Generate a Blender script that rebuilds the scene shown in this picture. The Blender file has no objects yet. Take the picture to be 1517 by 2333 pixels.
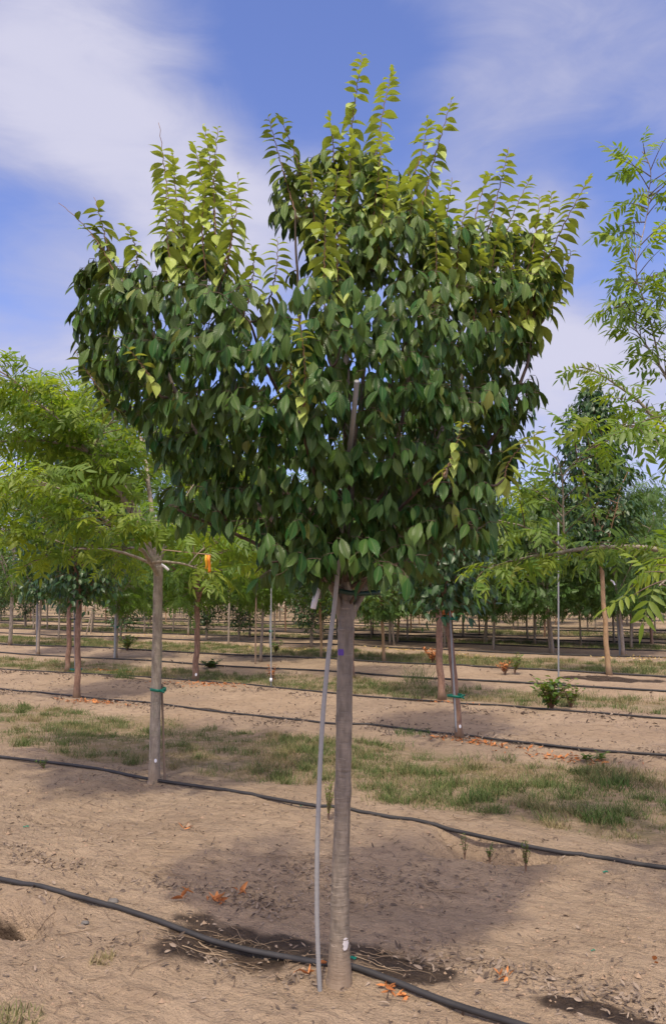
import bpy, math, random
import numpy as np
from math import radians as R, pi, sin, cos, atan2, sqrt

# ------------------------------------------------------------ camera, world, sun
S = bpy.context.scene
W0, H0, F = 1517.0, 2333.0, 1870.0
PITCH = R(5.62); CAMZ = 1.5
cd = bpy.data.cameras.new('camera'); cam = bpy.data.objects.new('camera', cd)
S.collection.objects.link(cam); S.camera = cam
cam.location = (0, 0, CAMZ); cam.rotation_euler = (pi/2 + PITCH, 0, 0)
cd.sensor_fit = 'VERTICAL'; cd.sensor_height = 24; cd.lens = 24*F/H0
cd.clip_start = .05; cd.clip_end = 3000
cp, sp = cos(PITCH), sin(PITCH)

def ray(px, py):
    a, b = (px - W0/2)/F, -(py - H0/2)/F
    return np.array([a, cp - b*sp, sp + b*cp])
def unp(px, py, Y):
    d = ray(px, py); return d*(Y/d[1]) + np.array([0, 0, CAMZ])
def gpt(px, py, z=0.0):
    d = ray(px, py); k = (z - CAMZ)/d[2]; return d*k + np.array([0, 0, CAMZ])
def pxscale(P):                       # metres per photo pixel at P
    return (P[1]*cp + (P[2]-CAMZ)*sp)/F

SUN_EL, SUN_AZ = R(64), atan2(-.14, -.98)
S.view_settings.view_transform = 'Standard'; S.view_settings.look = 'None'
S.view_settings.gamma = 1; S.view_settings.exposure = 0.35
sl = bpy.data.lights.new('sun', 'SUN'); so = bpy.data.objects.new('sun', sl); S.collection.objects.link(so)
sl.energy = 2.6; sl.angle = R(2.5); sl.color = (1, .89, .71)
from mathutils import Vector
sd = Vector((sin(SUN_AZ)*cos(SUN_EL), cos(SUN_AZ)*cos(SUN_EL), sin(SUN_EL)))
so.rotation_euler = (-sd).to_track_quat('-Z', 'Y').to_euler(); so.location = sd*40

class NT:
    def __init__(s, t): s.t = t; s.n = t.nodes; s.n.clear()
    def new(s, ty, ins=None, **kw):
        x = s.n.new(ty)
        for k, v in kw.items(): setattr(x, k, v)
        for k, v in (ins or {}).items(): s.put(x.inputs[k], v)
        return x
    def put(s, sock, v):
        if isinstance(v, bpy.types.NodeSocket): s.t.links.new(v, sock)
        elif isinstance(v, bpy.types.Node): s.t.links.new(v.outputs[0], sock)
        else: sock.default_value = v
    def m(s, op, a, b=0., c=0., clamp=False):
        return s.new('ShaderNodeMath', {0: a, 1: b, 2: c}, operation=op, use_clamp=clamp).outputs[0]
    def mix(s, f, a, b, bl='MIX'):
        x = s.n.new('ShaderNodeMix'); x.data_type = 'RGBA'; x.blend_type = bl
        s.put(x.inputs['Factor'], f)
        for n, v in (('A', a), ('B', b)):
            k = [i for i in x.inputs if i.name == n and i.type == 'RGBA'][0]
            s.put(k, v if not isinstance(v, tuple) else (*v, 1)[:4])
        return [o for o in x.outputs if o.type == 'RGBA'][0]
    def ramp(s, f, a, b, lo=0., hi=1., smooth=True):
        return s.new('ShaderNodeMapRange', {'Value': f, 'From Min': a, 'From Max': b, 'To Min': lo, 'To Max': hi},
                     interpolation_type='SMOOTHSTEP' if smooth else 'LINEAR').outputs[0]
    def noise(s, v, sc, det=4, rough=.55, dist=0.):
        return s.new('ShaderNodeTexNoise', {'Vector': v, 'Scale': sc, 'Detail': det, 'Roughness': rough, 'Distortion': dist}).outputs[0]

w = bpy.data.worlds.new('World'); S.world = w; w.use_nodes = True
n = NT(w.node_tree)
sky = n.new('ShaderNodeTexSky', sky_type='NISHITA', sun_disc=False, sun_elevation=SUN_EL, sun_rotation=SUN_AZ)
sky.air_density = 1.0; sky.dust_density = .6; sky.ozone_density = 2.0
tc = n.new('ShaderNodeTexCoord').outputs['Generated']
mp = n.new('ShaderNodeMapping', {'Vector': tc, 'Scale': (.9, 1.0, 2.7), 'Rotation': (0, R(-16), 0), 'Location': (.3, .2, .55)})
nz = n.noise(mp.outputs[0], 2.3, 5, .5, .35)
nz2 = n.noise(mp.outputs[0], 6.5, 7, .6, .7)
acc = n.m('ADD', n.m('MULTIPLY_ADD', nz, 1.9, -.97), n.m('MULTIPLY_ADD', nz2, .95, -.47))
for px, py, rad, amp in ((300, 340, 15, .62), (150, 230, 9, .15), (620, 500, 10, .5), (450, 430, 11, .3), (1380, 730, 12, .75), (1180, 660, 9, .35),
                         (60, 800, 10, .6), (1080, 110, 15, .34), (1380, 190, 13, .34), (960, 480, 11, .35), (60, 60, 13, .3),
                         (600, 60, 10, -.4), (330, 20, 7, -.15), (1330, 500, 8, -.65), (1500, 560, 8, -.55), (60, 590, 8, -.5), (760, 200, 9, -.4),
                         (1010, 330, 8, -.3), (1400, 900, 10, .1), (100, 900, 9, .1), (620, 190, 6, -.3)):
    d = ray(px, py); d /= np.linalg.norm(d)
    dt = n.new('ShaderNodeVectorMath', {0: tc, 1: tuple(d)}, operation='DOT_PRODUCT').outputs['Value']
    acc = n.m('ADD', acc, n.ramp(dt, cos(R(rad)), 1., 0., amp))
sep = n.new('ShaderNodeSeparateXYZ', {0: tc}).outputs[2]
acc = n.m('ADD', acc, n.ramp(sep, .26, .0, 0., .6))
msk = n.ramp(acc, -.35, 1.05, 0.0, .96)
tint = n.mix(1., sky.outputs[0], (1.32, 1.22, 1.66), 'MULTIPLY')
cl = n.mix(msk, tint, n.mix(n.ramp(acc, .3, 1.1), (4.2, 4.25, 5.7), (5.3, 5.25, 6.5)))
# thin unseen cloud round the sun behind the camera, added as warm fill light
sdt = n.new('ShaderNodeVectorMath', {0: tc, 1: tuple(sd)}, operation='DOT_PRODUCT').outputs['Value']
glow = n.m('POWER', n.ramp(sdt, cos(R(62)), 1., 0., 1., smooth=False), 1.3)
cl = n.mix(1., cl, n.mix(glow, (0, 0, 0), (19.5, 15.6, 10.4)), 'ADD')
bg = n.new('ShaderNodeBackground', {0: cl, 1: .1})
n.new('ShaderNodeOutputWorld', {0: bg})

# ------------------------------------------------------------ helpers
rs = np.random.RandomState
def unit(a): return a/np.maximum(np.linalg.norm(a, axis=-1, keepdims=True), 1e-9)

def _h(ix, iy, s):
    k = (ix.astype(np.int64)*374761393 + iy.astype(np.int64)*668265263 + s*1442695041) & 0x7fffffff
    k = ((k ^ (k >> 13))*1274126177) & 0x7fffffff
    return ((k ^ (k >> 16)) & 0xffff)/65535.0
def vn(x, y, s=0):
    x0, y0 = np.floor(x), np.floor(y); fx, fy = x-x0, y-y0
    fx = fx*fx*(3-2*fx); fy = fy*fy*(3-2*fy)
    a = _h(x0, y0, s); b = _h(x0+1, y0, s); c = _h(x0, y0+1, s); d = _h(x0+1, y0+1, s)
    return (a+(b-a)*fx)*(1-fy) + (c+(d-c)*fx)*fy - .5
def fbm(x, y, s=0, o=4, g=.5):
    r = 0; a = 1
    for i in range(o):
        r = r + a*vn(x, y, s+i*7); x = x*2.03+3.1; y = y*1.97+1.7; a *= g
    return r
def sstep(a, b, x):
    t = np.clip((x-a)/(b-a), 0, 1); return t*t*(3-2*t)

# rows run along RU; T is the distance across the rows
VANG = R(58.6)
RU = np.array([-sin(VANG), cos(VANG)]); RN = np.array([cos(VANG), sin(VANG)])
ROWS = [2.83, 4.83, 7.96, 10.12, 13.15, 15.4, 19.6, 22.0, 26.0, 28.4, 32.4, 34.8, 39, 41.4, 46, 48.4, 53, 55.4, 60, 62.4, 68, 71, 76, 79, 85, 88]
AISLES = [(-1.2, 1.15), (5.45, 7.38), (10.85, 12.65), (16.2, 18.9), (22.9, 25.3), (29.2, 31.6), (35.6, 38.2), (42.2, 45.2), (49.2, 52.2), (56.2, 59.2), (63, 67.2), (72, 75), (80, 84)]
def tu(x, y): return x*RN[0]+y*RN[1], x*RU[0]+y*RU[1]

def gauss(x, y, c, a, b, ang=0.):
    dx, dy = x-c[0], y-c[1]; ca, sa = cos(ang), sin(ang)
    u = (dx*ca+dy*sa)/a; v = (-dx*sa+dy*ca)/b
    return u*u+v*v
RANG = atan2(RU[1], RU[0])
PIT1 = gpt(1120, 1945); PIT2 = gpt(20, 2105); PIT3 = gpt(1065, 1915)
def gh(x, y):
    x = np.asarray(x, float); y = np.asarray(y, float)
    t, u = tu(x, y); r = np.hypot(x, y)
    near = 1/(1+(r/14.)**2)
    h = .05*fbm(x*.55, y*.55, 3, 3)
    h = h + .026*fbm(x*2.6+t, y*2.6, 11, 3)*(.25+near) + .017*fbm(t*9, u*5, 23, 3)*near + .008*np.abs(fbm(x*22, y*22, 31, 3))*near
    for a in ROWS[:8]: h = h + .035*np.exp(-((t-a+.02)/.42)**2)
    for a, b in AISLES[:6]: h = h - .02*sstep(a-.3, a+.1, t)*sstep(b+.3, b-.1, t)
    wob = .35*fbm(x*6, y*6, 51, 3)
    h = h - .17*np.exp(-np.maximum(gauss(x, y, PIT1, .36, .15, RANG+.2)+wob, 0)**1.6)
    h = h - .11*np.exp(-np.maximum(gauss(x, y, PIT3, .2, .1, RANG)+wob, 0)**1.5)
    h = h - .2*np.exp(-np.maximum(gauss(x, y, PIT2, .22, .11, RANG)+wob, 0)**1.6)
    h = h - .02*np.exp(-np.maximum(gauss(x, y, gpt(540, 2150), .28, .12, RANG)+wob, 0))
    return h
def gz(x, y): return float(gh(np.array([x]), np.array([y]))[0])
def G3(px, py):
    p = gpt(px, py)
    for _ in range(3): p = gpt(px, py, gz(p[0], p[1]))
    return p

class MB:
    def __init__(s): s.V = []; s.F = []; s.A = {}; s.UV = []; s.n = 0
    def add(s, V, Fc, uv=None, mi=0, **at):
        V = np.asarray(V, float).reshape(-1, 3); Fc = np.asarray(Fc, np.int64)
        s.V.append(V); s.F.append((Fc+s.n, mi))
        s.UV.append(np.zeros((len(V), 2)) if uv is None else np.asarray(uv, float))
        for k in ('rnd', 'young'):
            v = at.get(k, .5 if k == 'rnd' else 0.)
            s.A.setdefault(k, []).append(np.broadcast_to(np.asarray(v, float), (len(V),)).copy())
        s.n += len(V); return s
    def mesh(s, name, mats, smooth=True):
        V = np.concatenate(s.V); me = bpy.data.meshes.new(name)
        me.vertices.add(len(V)); me.vertices.foreach_set('co', V.ravel())
        lv = np.concatenate([f.ravel() for f, _ in s.F]); tot = np.concatenate([np.full(len(f), f.shape[1]) for f, _ in s.F])
        mi = np.concatenate([np.full(len(f), m) for f, m in s.F])
        me.loops.add(len(lv)); me.loops.foreach_set('vertex_index', lv.astype(np.int32))
        me.polygons.add(len(tot)); me.polygons.foreach_set('loop_start', (np.cumsum(tot)-tot).astype(np.int32))
        me.polygons.foreach_set('loop_total', tot.astype(np.int32))
        me.polygons.foreach_set('use_smooth', np.full(len(tot), smooth)); me.polygons.foreach_set('material_index', mi.astype(np.int32))
        uv = np.concatenate(s.UV)
        l = me.uv_layers.new(name='uv'); l.data.foreach_set('uv', uv[lv].ravel())
        for k, v in s.A.items():
            a = me.attributes.new(k, 'FLOAT', 'POINT'); a.data.foreach_set('value', np.concatenate(v).astype(np.float32))
        for m in (mats if isinstance(mats, (list, tuple)) else [mats]): me.materials.append(m)
        me.update(calc_edges=True); return me
    def build(s, name, mats, parent=None, smooth=True):
        return link(name, s.mesh(name, mats, smooth), parent)
def link(name, data, parent=None):
    o = bpy.data.objects.new(name, data); S.collection.objects.link(o)
    if parent is not None: o.parent = parent
    return o
def tag(o, label=None, cat=None, group=None, kind=None):
    for k, v in (('label', label), ('category', cat), ('group', group), ('kind', kind)):
        if v: o[k] = v
    return o
def thing(name, label, cat, loc=(0, 0, 0), group=None):
    o = link(name, None); o.location = tuple(float(c) for c in loc); o.empty_display_size = .1
    return tag(o, label, cat, group)

def tube(mb, P, r, k=6, mi=0, cap=True, jit=0., rnd=.5, young=0., seed=0):
    P = np.asarray(P, float); m = len(P); r = np.broadcast_to(np.asarray(r, float), (m,))
    T = unit(np.gradient(P, axis=0))
    ref = np.array([0, 0, 1.]) if abs(T[0][2]) < .9 else np.array([1., 0, 0])
    N = []; v = unit(np.cross(T[0], ref))
    for i in range(m):
        v = unit(v - T[i]*np.dot(v, T[i])); N.append(v)
    N = np.array(N); B = np.cross(T, N)
    a = np.arange(k)/k*2*pi
    rr = r[:, None]*np.ones((1, k))
    if jit: rr = rr*(1+jit*rs(seed).randn(m, k))
    V = P[:, None]+rr[..., None]*(np.cos(a)[None, :, None]*N[:, None]+np.sin(a)[None, :, None]*B[:, None])
    i, j = np.meshgrid(np.arange(m-1), np.arange(k), indexing='ij'); j2 = (j+1) % k
    Fc = np.stack([i*k+j, i*k+j2, (i+1)*k+j2, (i+1)*k+j], -1).reshape(-1, 4)
    mb.add(V, Fc, mi=mi, rnd=rnd, young=young)
    if cap:
        base = mb.n-m*k
        for e, sg in ((0, -1), (m-1, 1)):
            f = base+e*k+np.arange(k); f = f[::-1] if sg < 0 else f
            mb.F.append((f.reshape(1, -1), mi))
def spline(pts, m=24, closed=False):
    P = np.asarray(pts, float); nP = len(P)
    Q = np.vstack([2*P[0]-P[1], P, 2*P[-1]-P[-2]])
    s = np.linspace(0, nP-1-1e-6, m); i = s.astype(int); f = (s-i)[:, None]
    a, b, c, d = Q[i], Q[i+1], Q[i+2], Q[i+3]
    return .5*((2*b)+(-a+c)*f+(2*a-5*b+4*c-d)*f*f+(-a+3*b-3*c+d)*f**3)
def interp(v, m): v = np.asarray(v, float); return np.interp(np.linspace(0, 1, m), np.linspace(0, 1, len(v)), v)

# leaf templates : x across, y along, z normal
def leaf_tpl(rows, prof, fold=.28, serr=0., cols=3):
    V = []; uv = []
    xs = np.linspace(-1, 1, cols)
    for i, (y, wd) in enumerate(zip(rows, prof)):
        for x in xs:
            ww = wd*(1-serr*(i % 2) if abs(x) > .9 else 1)
            V.append((x*ww*.5, y, -0.0+fold*abs(x)*ww*.5)); uv.append((x*.5+.5, max(y, 0)))
    Fc = []
    for r in range(len(rows)-1):
        for c in range(cols-1): Fc.append((r*cols+c, r*cols+c+1, (r+1)*cols+c+1, (r+1)*cols+c))
    return np.array(V), np.array(Fc), np.array(uv)
BIG = leaf_tpl([-.14, 0, .07, .15, .24, .33, .43, .53, .63, .73, .82, .9, 1.0],
               [.03, .05, .3, .54, .76, .92, 1.0, 1.0, .93, .76, .48, .2, .015], .36, .07)
MID = leaf_tpl([0, .15, .4, .7, 1.0], [.05, .7, 1, .7, .03], .3)
DRY = leaf_tpl([0, .12, .35, .6, .85, 1.0], [.05, .6, 1, .9, .45, .03], .55)
SML = (np.array([(0, 0, 0), (.5, .45, .12), (0, 1, 0), (-.5, .45, .12)]), np.array([(0, 1, 2, 3)]), np.array([(.5, 0), (1, .45), (.5, 1), (0, .45)]))

def pinnate(npair=6, ll=.34, lw=.3, term=True, simple=False, seed=0):
    gg = rs(seed); jt = 0. if simple else .28
    Vs = []; Fs = []; uvs = []; nn = 0
    T = SML if simple else MID
    def put(o, d, L):
        nonlocal nn
        d = unit(np.array(d)); x = unit(np.cross(d, [0, 0, 1.])); z = np.cross(x, d)
        V = T[0]*np.array([L*lw, L, L*lw]); V = V[:, :1]*x+V[:, 1:2]*d+V[:, 2:]*z+np.array(o)
        V[:, 2] -= .5*((V[:, 0]**2))
        Vs.append(V); Fs.append(T[1]+nn); uvs.append(T[2]); nn += len(V)
    for i in range(npair):
        y = .16+.8*i/npair; L = ll*(.8+.3*sin(pi*(i+.8)/(npair+.6)))
        for sg in (1, -1):
            if simple or gg.rand() > .06: put((0, y+.04*gg.rand(), 0), (sg, .62+jt*gg.randn(), -.12-.5*jt*abs(gg.randn())*2), L*(1+jt*.6*gg.randn()))
    if term: put((0, .96, 0), (0, 1, -.1), ll)
    V = np.array([(-.006, 0, 0), (.006, 0, 0), (.004, 1, 0), (-.004, 1, 0)])
    Vs.append(V); Fs.append(np.array([[0, 1, 2, 3]])+nn); uvs.append(np.full((4, 2), .5))
    return np.vstack(Vs), np.vstack(Fs), np.vstack(uvs)
PIN = [pinnate(5, .36, .3, seed=i) for i in range(4)]; PINS = pinnate(5, .36, .36, simple=True)

def scatter(mb, tpl, P, d, nr, L, Wd, curl, rnd, young, mi=0, zl=None):
    if isinstance(tpl, list):
        P = np.asarray(P, float); d = np.asarray(d, float); nr = np.asarray(nr, float); k = len(P); i = np.arange(k)
        bc = lambda v: np.broadcast_to(np.asarray(v, float), (k,))
        for j, t in enumerate(tpl):
            q = i % len(tpl) == j; scatter(mb, t, P[q], d[q], nr[q], bc(L)[q], bc(Wd)[q], bc(curl)[q], bc(rnd)[q], bc(young)[q], mi)
        return
    P = np.asarray(P, float); k = len(P)
    if k == 0: return
    d = unit(np.asarray(d, float)); x = unit(np.cross(d, nr)); z = np.cross(x, d)
    T, Fc, uv = tpl
    L = np.broadcast_to(L, (k,)); Wd = np.broadcast_to(Wd, (k,)); curl = np.broadcast_to(curl, (k,))
    X = T[None, :, 0]*Wd[:, None]; Yy = T[None, :, 1]*L[:, None]
    Z = T[None, :, 2]*Wd[:, None]-curl[:, None]*L[:, None]*T[None, :, 1]**2
    V = P[:, None]+X[..., None]*x[:, None]+Yy[..., None]*d[:, None]+Z[..., None]*z[:, None]
    nt = len(T)
    FF = (Fc[None]+np.arange(k)[:, None, None]*nt).reshape(-1, Fc.shape[1])
    mb.add(V.reshape(-1, 3), FF, uv=np.tile(uv, (k, 1)), mi=mi, rnd=np.repeat(np.broadcast_to(rnd, (k,)), nt), young=np.repeat(np.broadcast_to(young, (k,)), nt))

# ------------------------------------------------------------ materials
MATS = {}
def newmat(name):
    m = bpy.data.materials.new(name); m.use_nodes = True; return m, NT(m.node_tree)
def plain(name, col, rough=.6, metal=0., var=.15, sc=30, spec=.5, bump=0.):
    m, n = newmat(name); tcx = n.new('ShaderNodeTexCoord').outputs['Object']
    nz = n.noise(tcx, sc, 4)
    c = n.mix(nz, tuple(v*(1-var) for v in col), tuple(min(v*(1+var), 1) for v in col))
    b = n.new('ShaderNodeBsdfPrincipled', {'Base Color': c, 'Roughness': rough, 'Metallic': metal, 'Specular IOR Level': spec})
    if bump: n.put(b.inputs['Normal'], n.new('ShaderNodeBump', {'Height': nz, 'Strength': bump, 'Distance': .01}))
    n.new('ShaderNodeOutputMaterial', {0: b}); return m
def leafmat(name, dark, mid, yng=None, under=None, tip=(.3, .12, .05), trans=.3, rough=.42, veins=False, spec=.5):
    m, n = newmat(name)
    at = lambda k: n.new('ShaderNodeAttribute', attribute_name=k).outputs['Fac']
    rd, yo = at('rnd'), at('young')
    yng = yng or mid; under = under or tuple(.55*a+.45*b for a, b in zip(mid, yng))
    c = n.mix(rd, dark, mid); c = n.mix(n.ramp(rd, .96, .985, 0, .6), c, (.22, .2, .04)); c = n.mix(n.ramp(yo, 0, .8, smooth=False), c, yng)
    c = n.mix(n.ramp(yo, 1.08, 1.4), c, tip)
    geo = n.new('ShaderNodeNewGeometry')
    c2 = n.mix(n.ramp(yo, 0, .8), under, yng)
    c = n.mix(n.m('MULTIPLY', geo.outputs['Backfacing'], .75), c, c2)
    ins = {}
    if veins:
        uv = n.new('ShaderNodeSeparateXYZ', {0: n.new('ShaderNodeUVMap', uv_map='uv').outputs[0]})
        ax = n.m('ABSOLUTE', n.m('SUBTRACT', uv.outputs[0], .5))
        ph = n.m('MULTIPLY', n.m('SUBTRACT', uv.outputs[1], n.m('MULTIPLY', ax, .42)), 11*2*pi)
        sn = n.m('MULTIPLY_ADD', n.m('SINE', ph), .5, .5)
        vein = n.ramp(sn, .8, 1.)
        mid_ = n.ramp(ax, .045, .012)
        vm = n.m('MAXIMUM', n.m('MULTIPLY', vein, .16), n.m('MULTIPLY', mid_, .5))
        c = n.mix(vm, c, n.mix(.35, c2, (.35, .42, .15)))
        bp = n.new('ShaderNodeBump', {'Height': n.m('ADD', sn, n.m('MULTIPLY', mid_, -1.)), 'Strength': .35, 'Distance': .004})
        ins['Normal'] = bp
    b = n.new('ShaderNodeBsdfPrincipled', {'Base Color': c, 'Roughness': rough, 'Specular IOR Level': spec, **ins})
    tcol = n.mix(1., c, (1.5, 1.45, .55), 'MULTIPLY')
    t = n.new('ShaderNodeBsdfTranslucent', {'Color': tcol})
    tf = n.ramp(yo, 0, 1, trans, min(trans+.12, .6))
    n.new('ShaderNodeOutputMaterial', {0: n.new('ShaderNodeMixShader', {0: tf, 1: b, 2: t})})
    return m
def barkmat(name, a, b, ring=.5, rough=.6, zs=1., lich=None):
    m, n = newmat(name); tcx = n.new('ShaderNodeTexCoord').outputs['Object']
    mp = n.new('ShaderNodeMapping', {'Vector': tcx, 'Scale': (3., 3., 26*zs)})
    n1 = n.noise(mp.outputs[0], 4.2, 6, .7, .3)
    mp2 = n.new('ShaderNodeMapping', {'Vector': tcx, 'Scale': (1, 1, .35)})
    n2 = n.noise(mp2.outputs[0], 38, 4, .6)
    n3 = n.noise(tcx, 9, 3)
    c = n.mix(n.ramp(n2, .3, .7), a, b)
    c = n.mix(n.m('MULTIPLY', n.ramp(n1, .6, .72), ring), c, tuple(min(v*1.9, .6) for v in b))
    c = n.mix(n.m('MULTIPLY', n.ramp(n1, .42, .3), ring*.6), c, tuple(v*.5 for v in a))
    c = n.mix(n.ramp(n3, .55, .75, 0, .6), c, lich or tuple(v*1.35 for v in b))
    sz = n.new('ShaderNodeSeparateXYZ', {0: tcx}).outputs[2]
    c = n.mix(n.ramp(sz, .22, .0, 0, .75), c, (.27, .195, .13))
    bp = n.new('ShaderNodeBump', {'Height': n.m('ADD', n1, n.m('MULTIPLY', n2, .6)), 'Strength': .7, 'Distance': .007})
    p = n.new('ShaderNodeBsdfPrincipled', {'Base Color': c, 'Roughness': rough, 'Normal': bp, 'Specular IOR Level': .4})
    n.new('ShaderNodeOutputMaterial', {0: p}); return m

M_leaf = leafmat('cherry_leaf', (.005, .038, .006), (.014, .083, .010), (.36, .44, .10), (.075, .125, .03), (.32, .13, .07), .08, .3, True, .22)
M_bark = barkmat('smooth_bark', (.15, .125, .098), (.26, .215, .168), 1., .33)
M_limb = plain('branch_bark', (.085, .062, .046), .6, 0, .3, 40, .3, .2)
M_barkdk = barkmat('grey_bark', (.21, .175, .135), (.36, .31, .245), .7, .75, .8, (.27, .28, .18))
M_barkred = barkmat('reddish_bark', (.17, .095, .062), (.29, .175, .12), .7, .6)
M_barktan = barkmat('tan_bark', (.3, .19, .1), (.4, .27, .15), .3, .7)
M_barkpale = barkmat('pale_bark', (.22, .18, .14), (.36, .3, .24), .4, .75)
M_pin = leafmat('pinnate_leaf', (.06, .13, .015), (.13, .235, .03), (.25, .33, .04), (.14, .25, .045), (.5, .25, .03), .42, .5)
M_loc = leafmat('fine_leaf', (.035, .09, .018), (.08, .16, .03), (.13, .2, .03), None, (.2, .2, .03), .32, .5)
M_drk = leafmat('dark_leaf', (.016, .052, .014), (.035, .09, .022), (.09, .15, .03), None, (.2, .2, .03), .18, .4)
M_ash = leafmat('mid_leaf', (.04, .1, .02), (.09, .17, .03), (.16, .22, .03), None, (.3, .22, .03), .3, .5)
M_twig = plain('twig_wood', (.11, .075, .05), .7)
M_shoot = plain('young_shoot', (.2, .11, .06), .6)
M_condg = plain('weathered_conduit', (.25, .26, .275), .5, .0, .2, 40, .5)
M_cond = plain('galvanised_conduit', (.29, .29, .285), .55, .0, .12, 60, .5)
M_wood = plain('stake_wood', (.24, .17, .12), .8, 0, .25, 25)
M_hose = plain('black_hose', (.032, .030, .030), .55, 0, .75, 7, .4, .2)
M_tie = plain('green_tie_tape', (.0, .16, .10), .4, 0, .15)
M_tiedk = plain('dark_green_tape', (.006, .035, .022), .5, 0, .2)
M_white = plain('white_plastic', (.75, .76, .8), .5, 0, .05)
M_orange = plain('orange_ribbon', (.75, .24, .02), .5, 0, .08)
M_yel = plain('yellow_ribbon', (.8, .42, .02), .5, 0, .08)
M_purple = plain('purple_paint', (.11, .05, .3), .6, 0, .3, 90)
M_wpaint = plain('white_paint', (.55, .52, .52), .7, 0, .2, 120)
M_opaint = plain('orange_paint', (.42, .12, .03), .6, 0, .3, 60)
M_stone = plain('grey_stone', (.13, .12, .11), .8, 0, .4, 30, .5, .5)

# ------------------------------------------------------------ ground
def ground_mat():
    m, n = newmat('soil')
    P = n.new('ShaderNodeNewGeometry').outputs['Position']
    at = lambda k: n.new('ShaderNodeAttribute', attribute_name=k).outputs['Fac']
    wet, gr = at('rnd'), at('young')
    mpr = n.new('ShaderNodeMapping', {'Vector': P, 'Rotation': (0, 0, -RANG)})
    n1 = n.noise(P, 1.3, 5, .6); n2 = n.noise(P, 9, 5, .65); n3 = n.noise(P, 55, 4, .7)
    n4 = n.noise(n.new('ShaderNodeMapping', {'Vector': mpr.outputs[0], 'Scale': (1, 3, 1)}).outputs[0], 6, 6, .7, .8)
    c = n.mix(n.ramp(n1, .35, .65), (.36, .262, .172), (.43, .32, .218))
    c = n.mix(n.ramp(n2, .48, .72, 0, .75), c, (.25, .18, .125)); c = n.mix(n.ramp(n.noise(P, .7, 3, .5), .48, .68, 0, .45), c, (.23, .175, .13))
    c = n.mix(n.ramp(n3, .3, .75, 0, .4), c, (.44, .33, .24))
    c = n.mix(n.ramp(n4, .56, .7, 0, .6), c, (.15, .10, .07))
    vo = n.new('ShaderNodeTexVoronoi', {'Vector': P, 'Scale': 46.}, feature='F1').outputs['Distance']
    c = n.mix(n.m('MULTIPLY', n.ramp(vo, .16, .08), n.ramp(n2, .45, .6)), c, (.12, .08, .06))
    g1 = n.mix(n.ramp(n2, .35, .65), (.20, .155, .085), (.28, .215, .12))
    g1 = n.mix(n.ramp(n1, .45, .65, 0, .45), g1, (.10, .115, .05))
    c = n.mix(n.m('MULTIPLY', gr, n.ramp(n2, .35, .62, .15, .85)), c, g1)
    wd = n.mix(n.ramp(n2, .35, .65), (.045, .03, .02), (.085, .058, .038))
    c = n.mix(n.ramp(n.m('ADD', wet, n.m('MULTIPLY_ADD', n2, .3, -.15)), .28, .75), c, wd)
    hgt = n.m('ADD', n.m('ADD', n.m('MULTIPLY', n2, 1.2), n.m('MULTIPLY', n3, .55)), n.m('MULTIPLY', n4, .9))
    bp = n.new('ShaderNodeBump', {'Height': hgt, 'Strength': 1., 'Distance': .05})
    b = n.new('ShaderNodeBsdfPrincipled', {'Base Color': c, 'Roughness': n.ramp(wet, .3, .8, .95, .5), 'Normal': bp, 'Specular IOR Level': .2})
    n.new('ShaderNodeOutputMaterial', {0: b}); return m
WETS_PIT_SHADE = [(10, 2100, .15, .08, 1.6), (540, 2150, .46, .19, 1.25), (440, 2180, .2, .13, .9), (640, 2140, .22, .1, .8), (880, 2195, .33, .15, 1.3), (960, 2230, .15, .07, .8), (1400, 2325, .3, .07, 1.), (40, 2122, .05, .03, .8),  # damp patches; the first entry also paints the left pit's shaded inside
        (650, 1643, .5, .12, 1.), (240, 1600, .35, .1, .6), (480, 1620, .25, .1, .9), (1250, 1708, .5, .12, 1.), (1180, 1612, .7, .16, 1.), (960, 1600, .5, .12, .8), (1388, 1548, .9, .3, 1.4),
        (270, 1548, .9, .15, .9), (560, 1500, 1., .2, .6)]
def build_ground():
    ang = list(np.arange(-32, 32.01, .2)); a = 32; st = .3
    while a < 180: a = min(a+st, 180); ang.append(a); st = min(st*1.22, 6)
    a = -32; st = .3
    while a > -180+7: a -= st; ang.append(a); st = min(st*1.22, 6)
    ang = np.radians(np.array(sorted(ang))); ang = ang[ang > -pi+.01]
    rr = np.concatenate([np.geomspace(.15, 2.0, 30)[:-1], np.geomspace(2.0, 34, 560)[:-1], np.geomspace(34, 1500, 110)])
    A, Rr = np.meshgrid(ang, rr); x = (Rr*np.sin(A)).ravel(); y = (Rr*np.cos(A)).ravel()
    z = gh(x, y)*np.clip(1.6-np.hypot(x, y)/200, 0, 1)
    t, u = tu(x, y)
    wob = .9*fbm(x*7, y*7, 77, 4)
    wet = np.zeros_like(x)
    for px, py, sa, sb, am in WETS_PIT_SHADE:
        wet = np.maximum(wet, am*np.exp(-np.maximum(gauss(x, y, gpt(px, py), sa, sb, RANG)+wob, 0)**1.3))
    gr = np.zeros_like(x); wb = .5*fbm(x*1.3, y*1.3, 91, 3)
    for a, b in AISLES: gr = np.maximum(gr, sstep(a-.15, a+.25, t+wb)*sstep(b+.15, b-.25, t+wb))
    nr_, na = len(rr), len(ang)
    i, j = np.meshgrid(np.arange(nr_-1), np.arange(na), indexing='ij'); j2 = (j+1) % na
    Fc = np.stack([i*na+j, (i*na+j2), (i+1)*na+j2, (i+1)*na+j], -1).reshape(-1, 4)[:, ::-1]
    mb = MB(); mb.add(np.stack([x, y, z], 1), Fc, rnd=wet, young=gr)
    mb.F.append((np.arange(na)[::1].reshape(1, -1), 0))
    o = mb.build('ground', ground_mat()); o['kind'] = 'structure'
build_ground()

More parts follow.
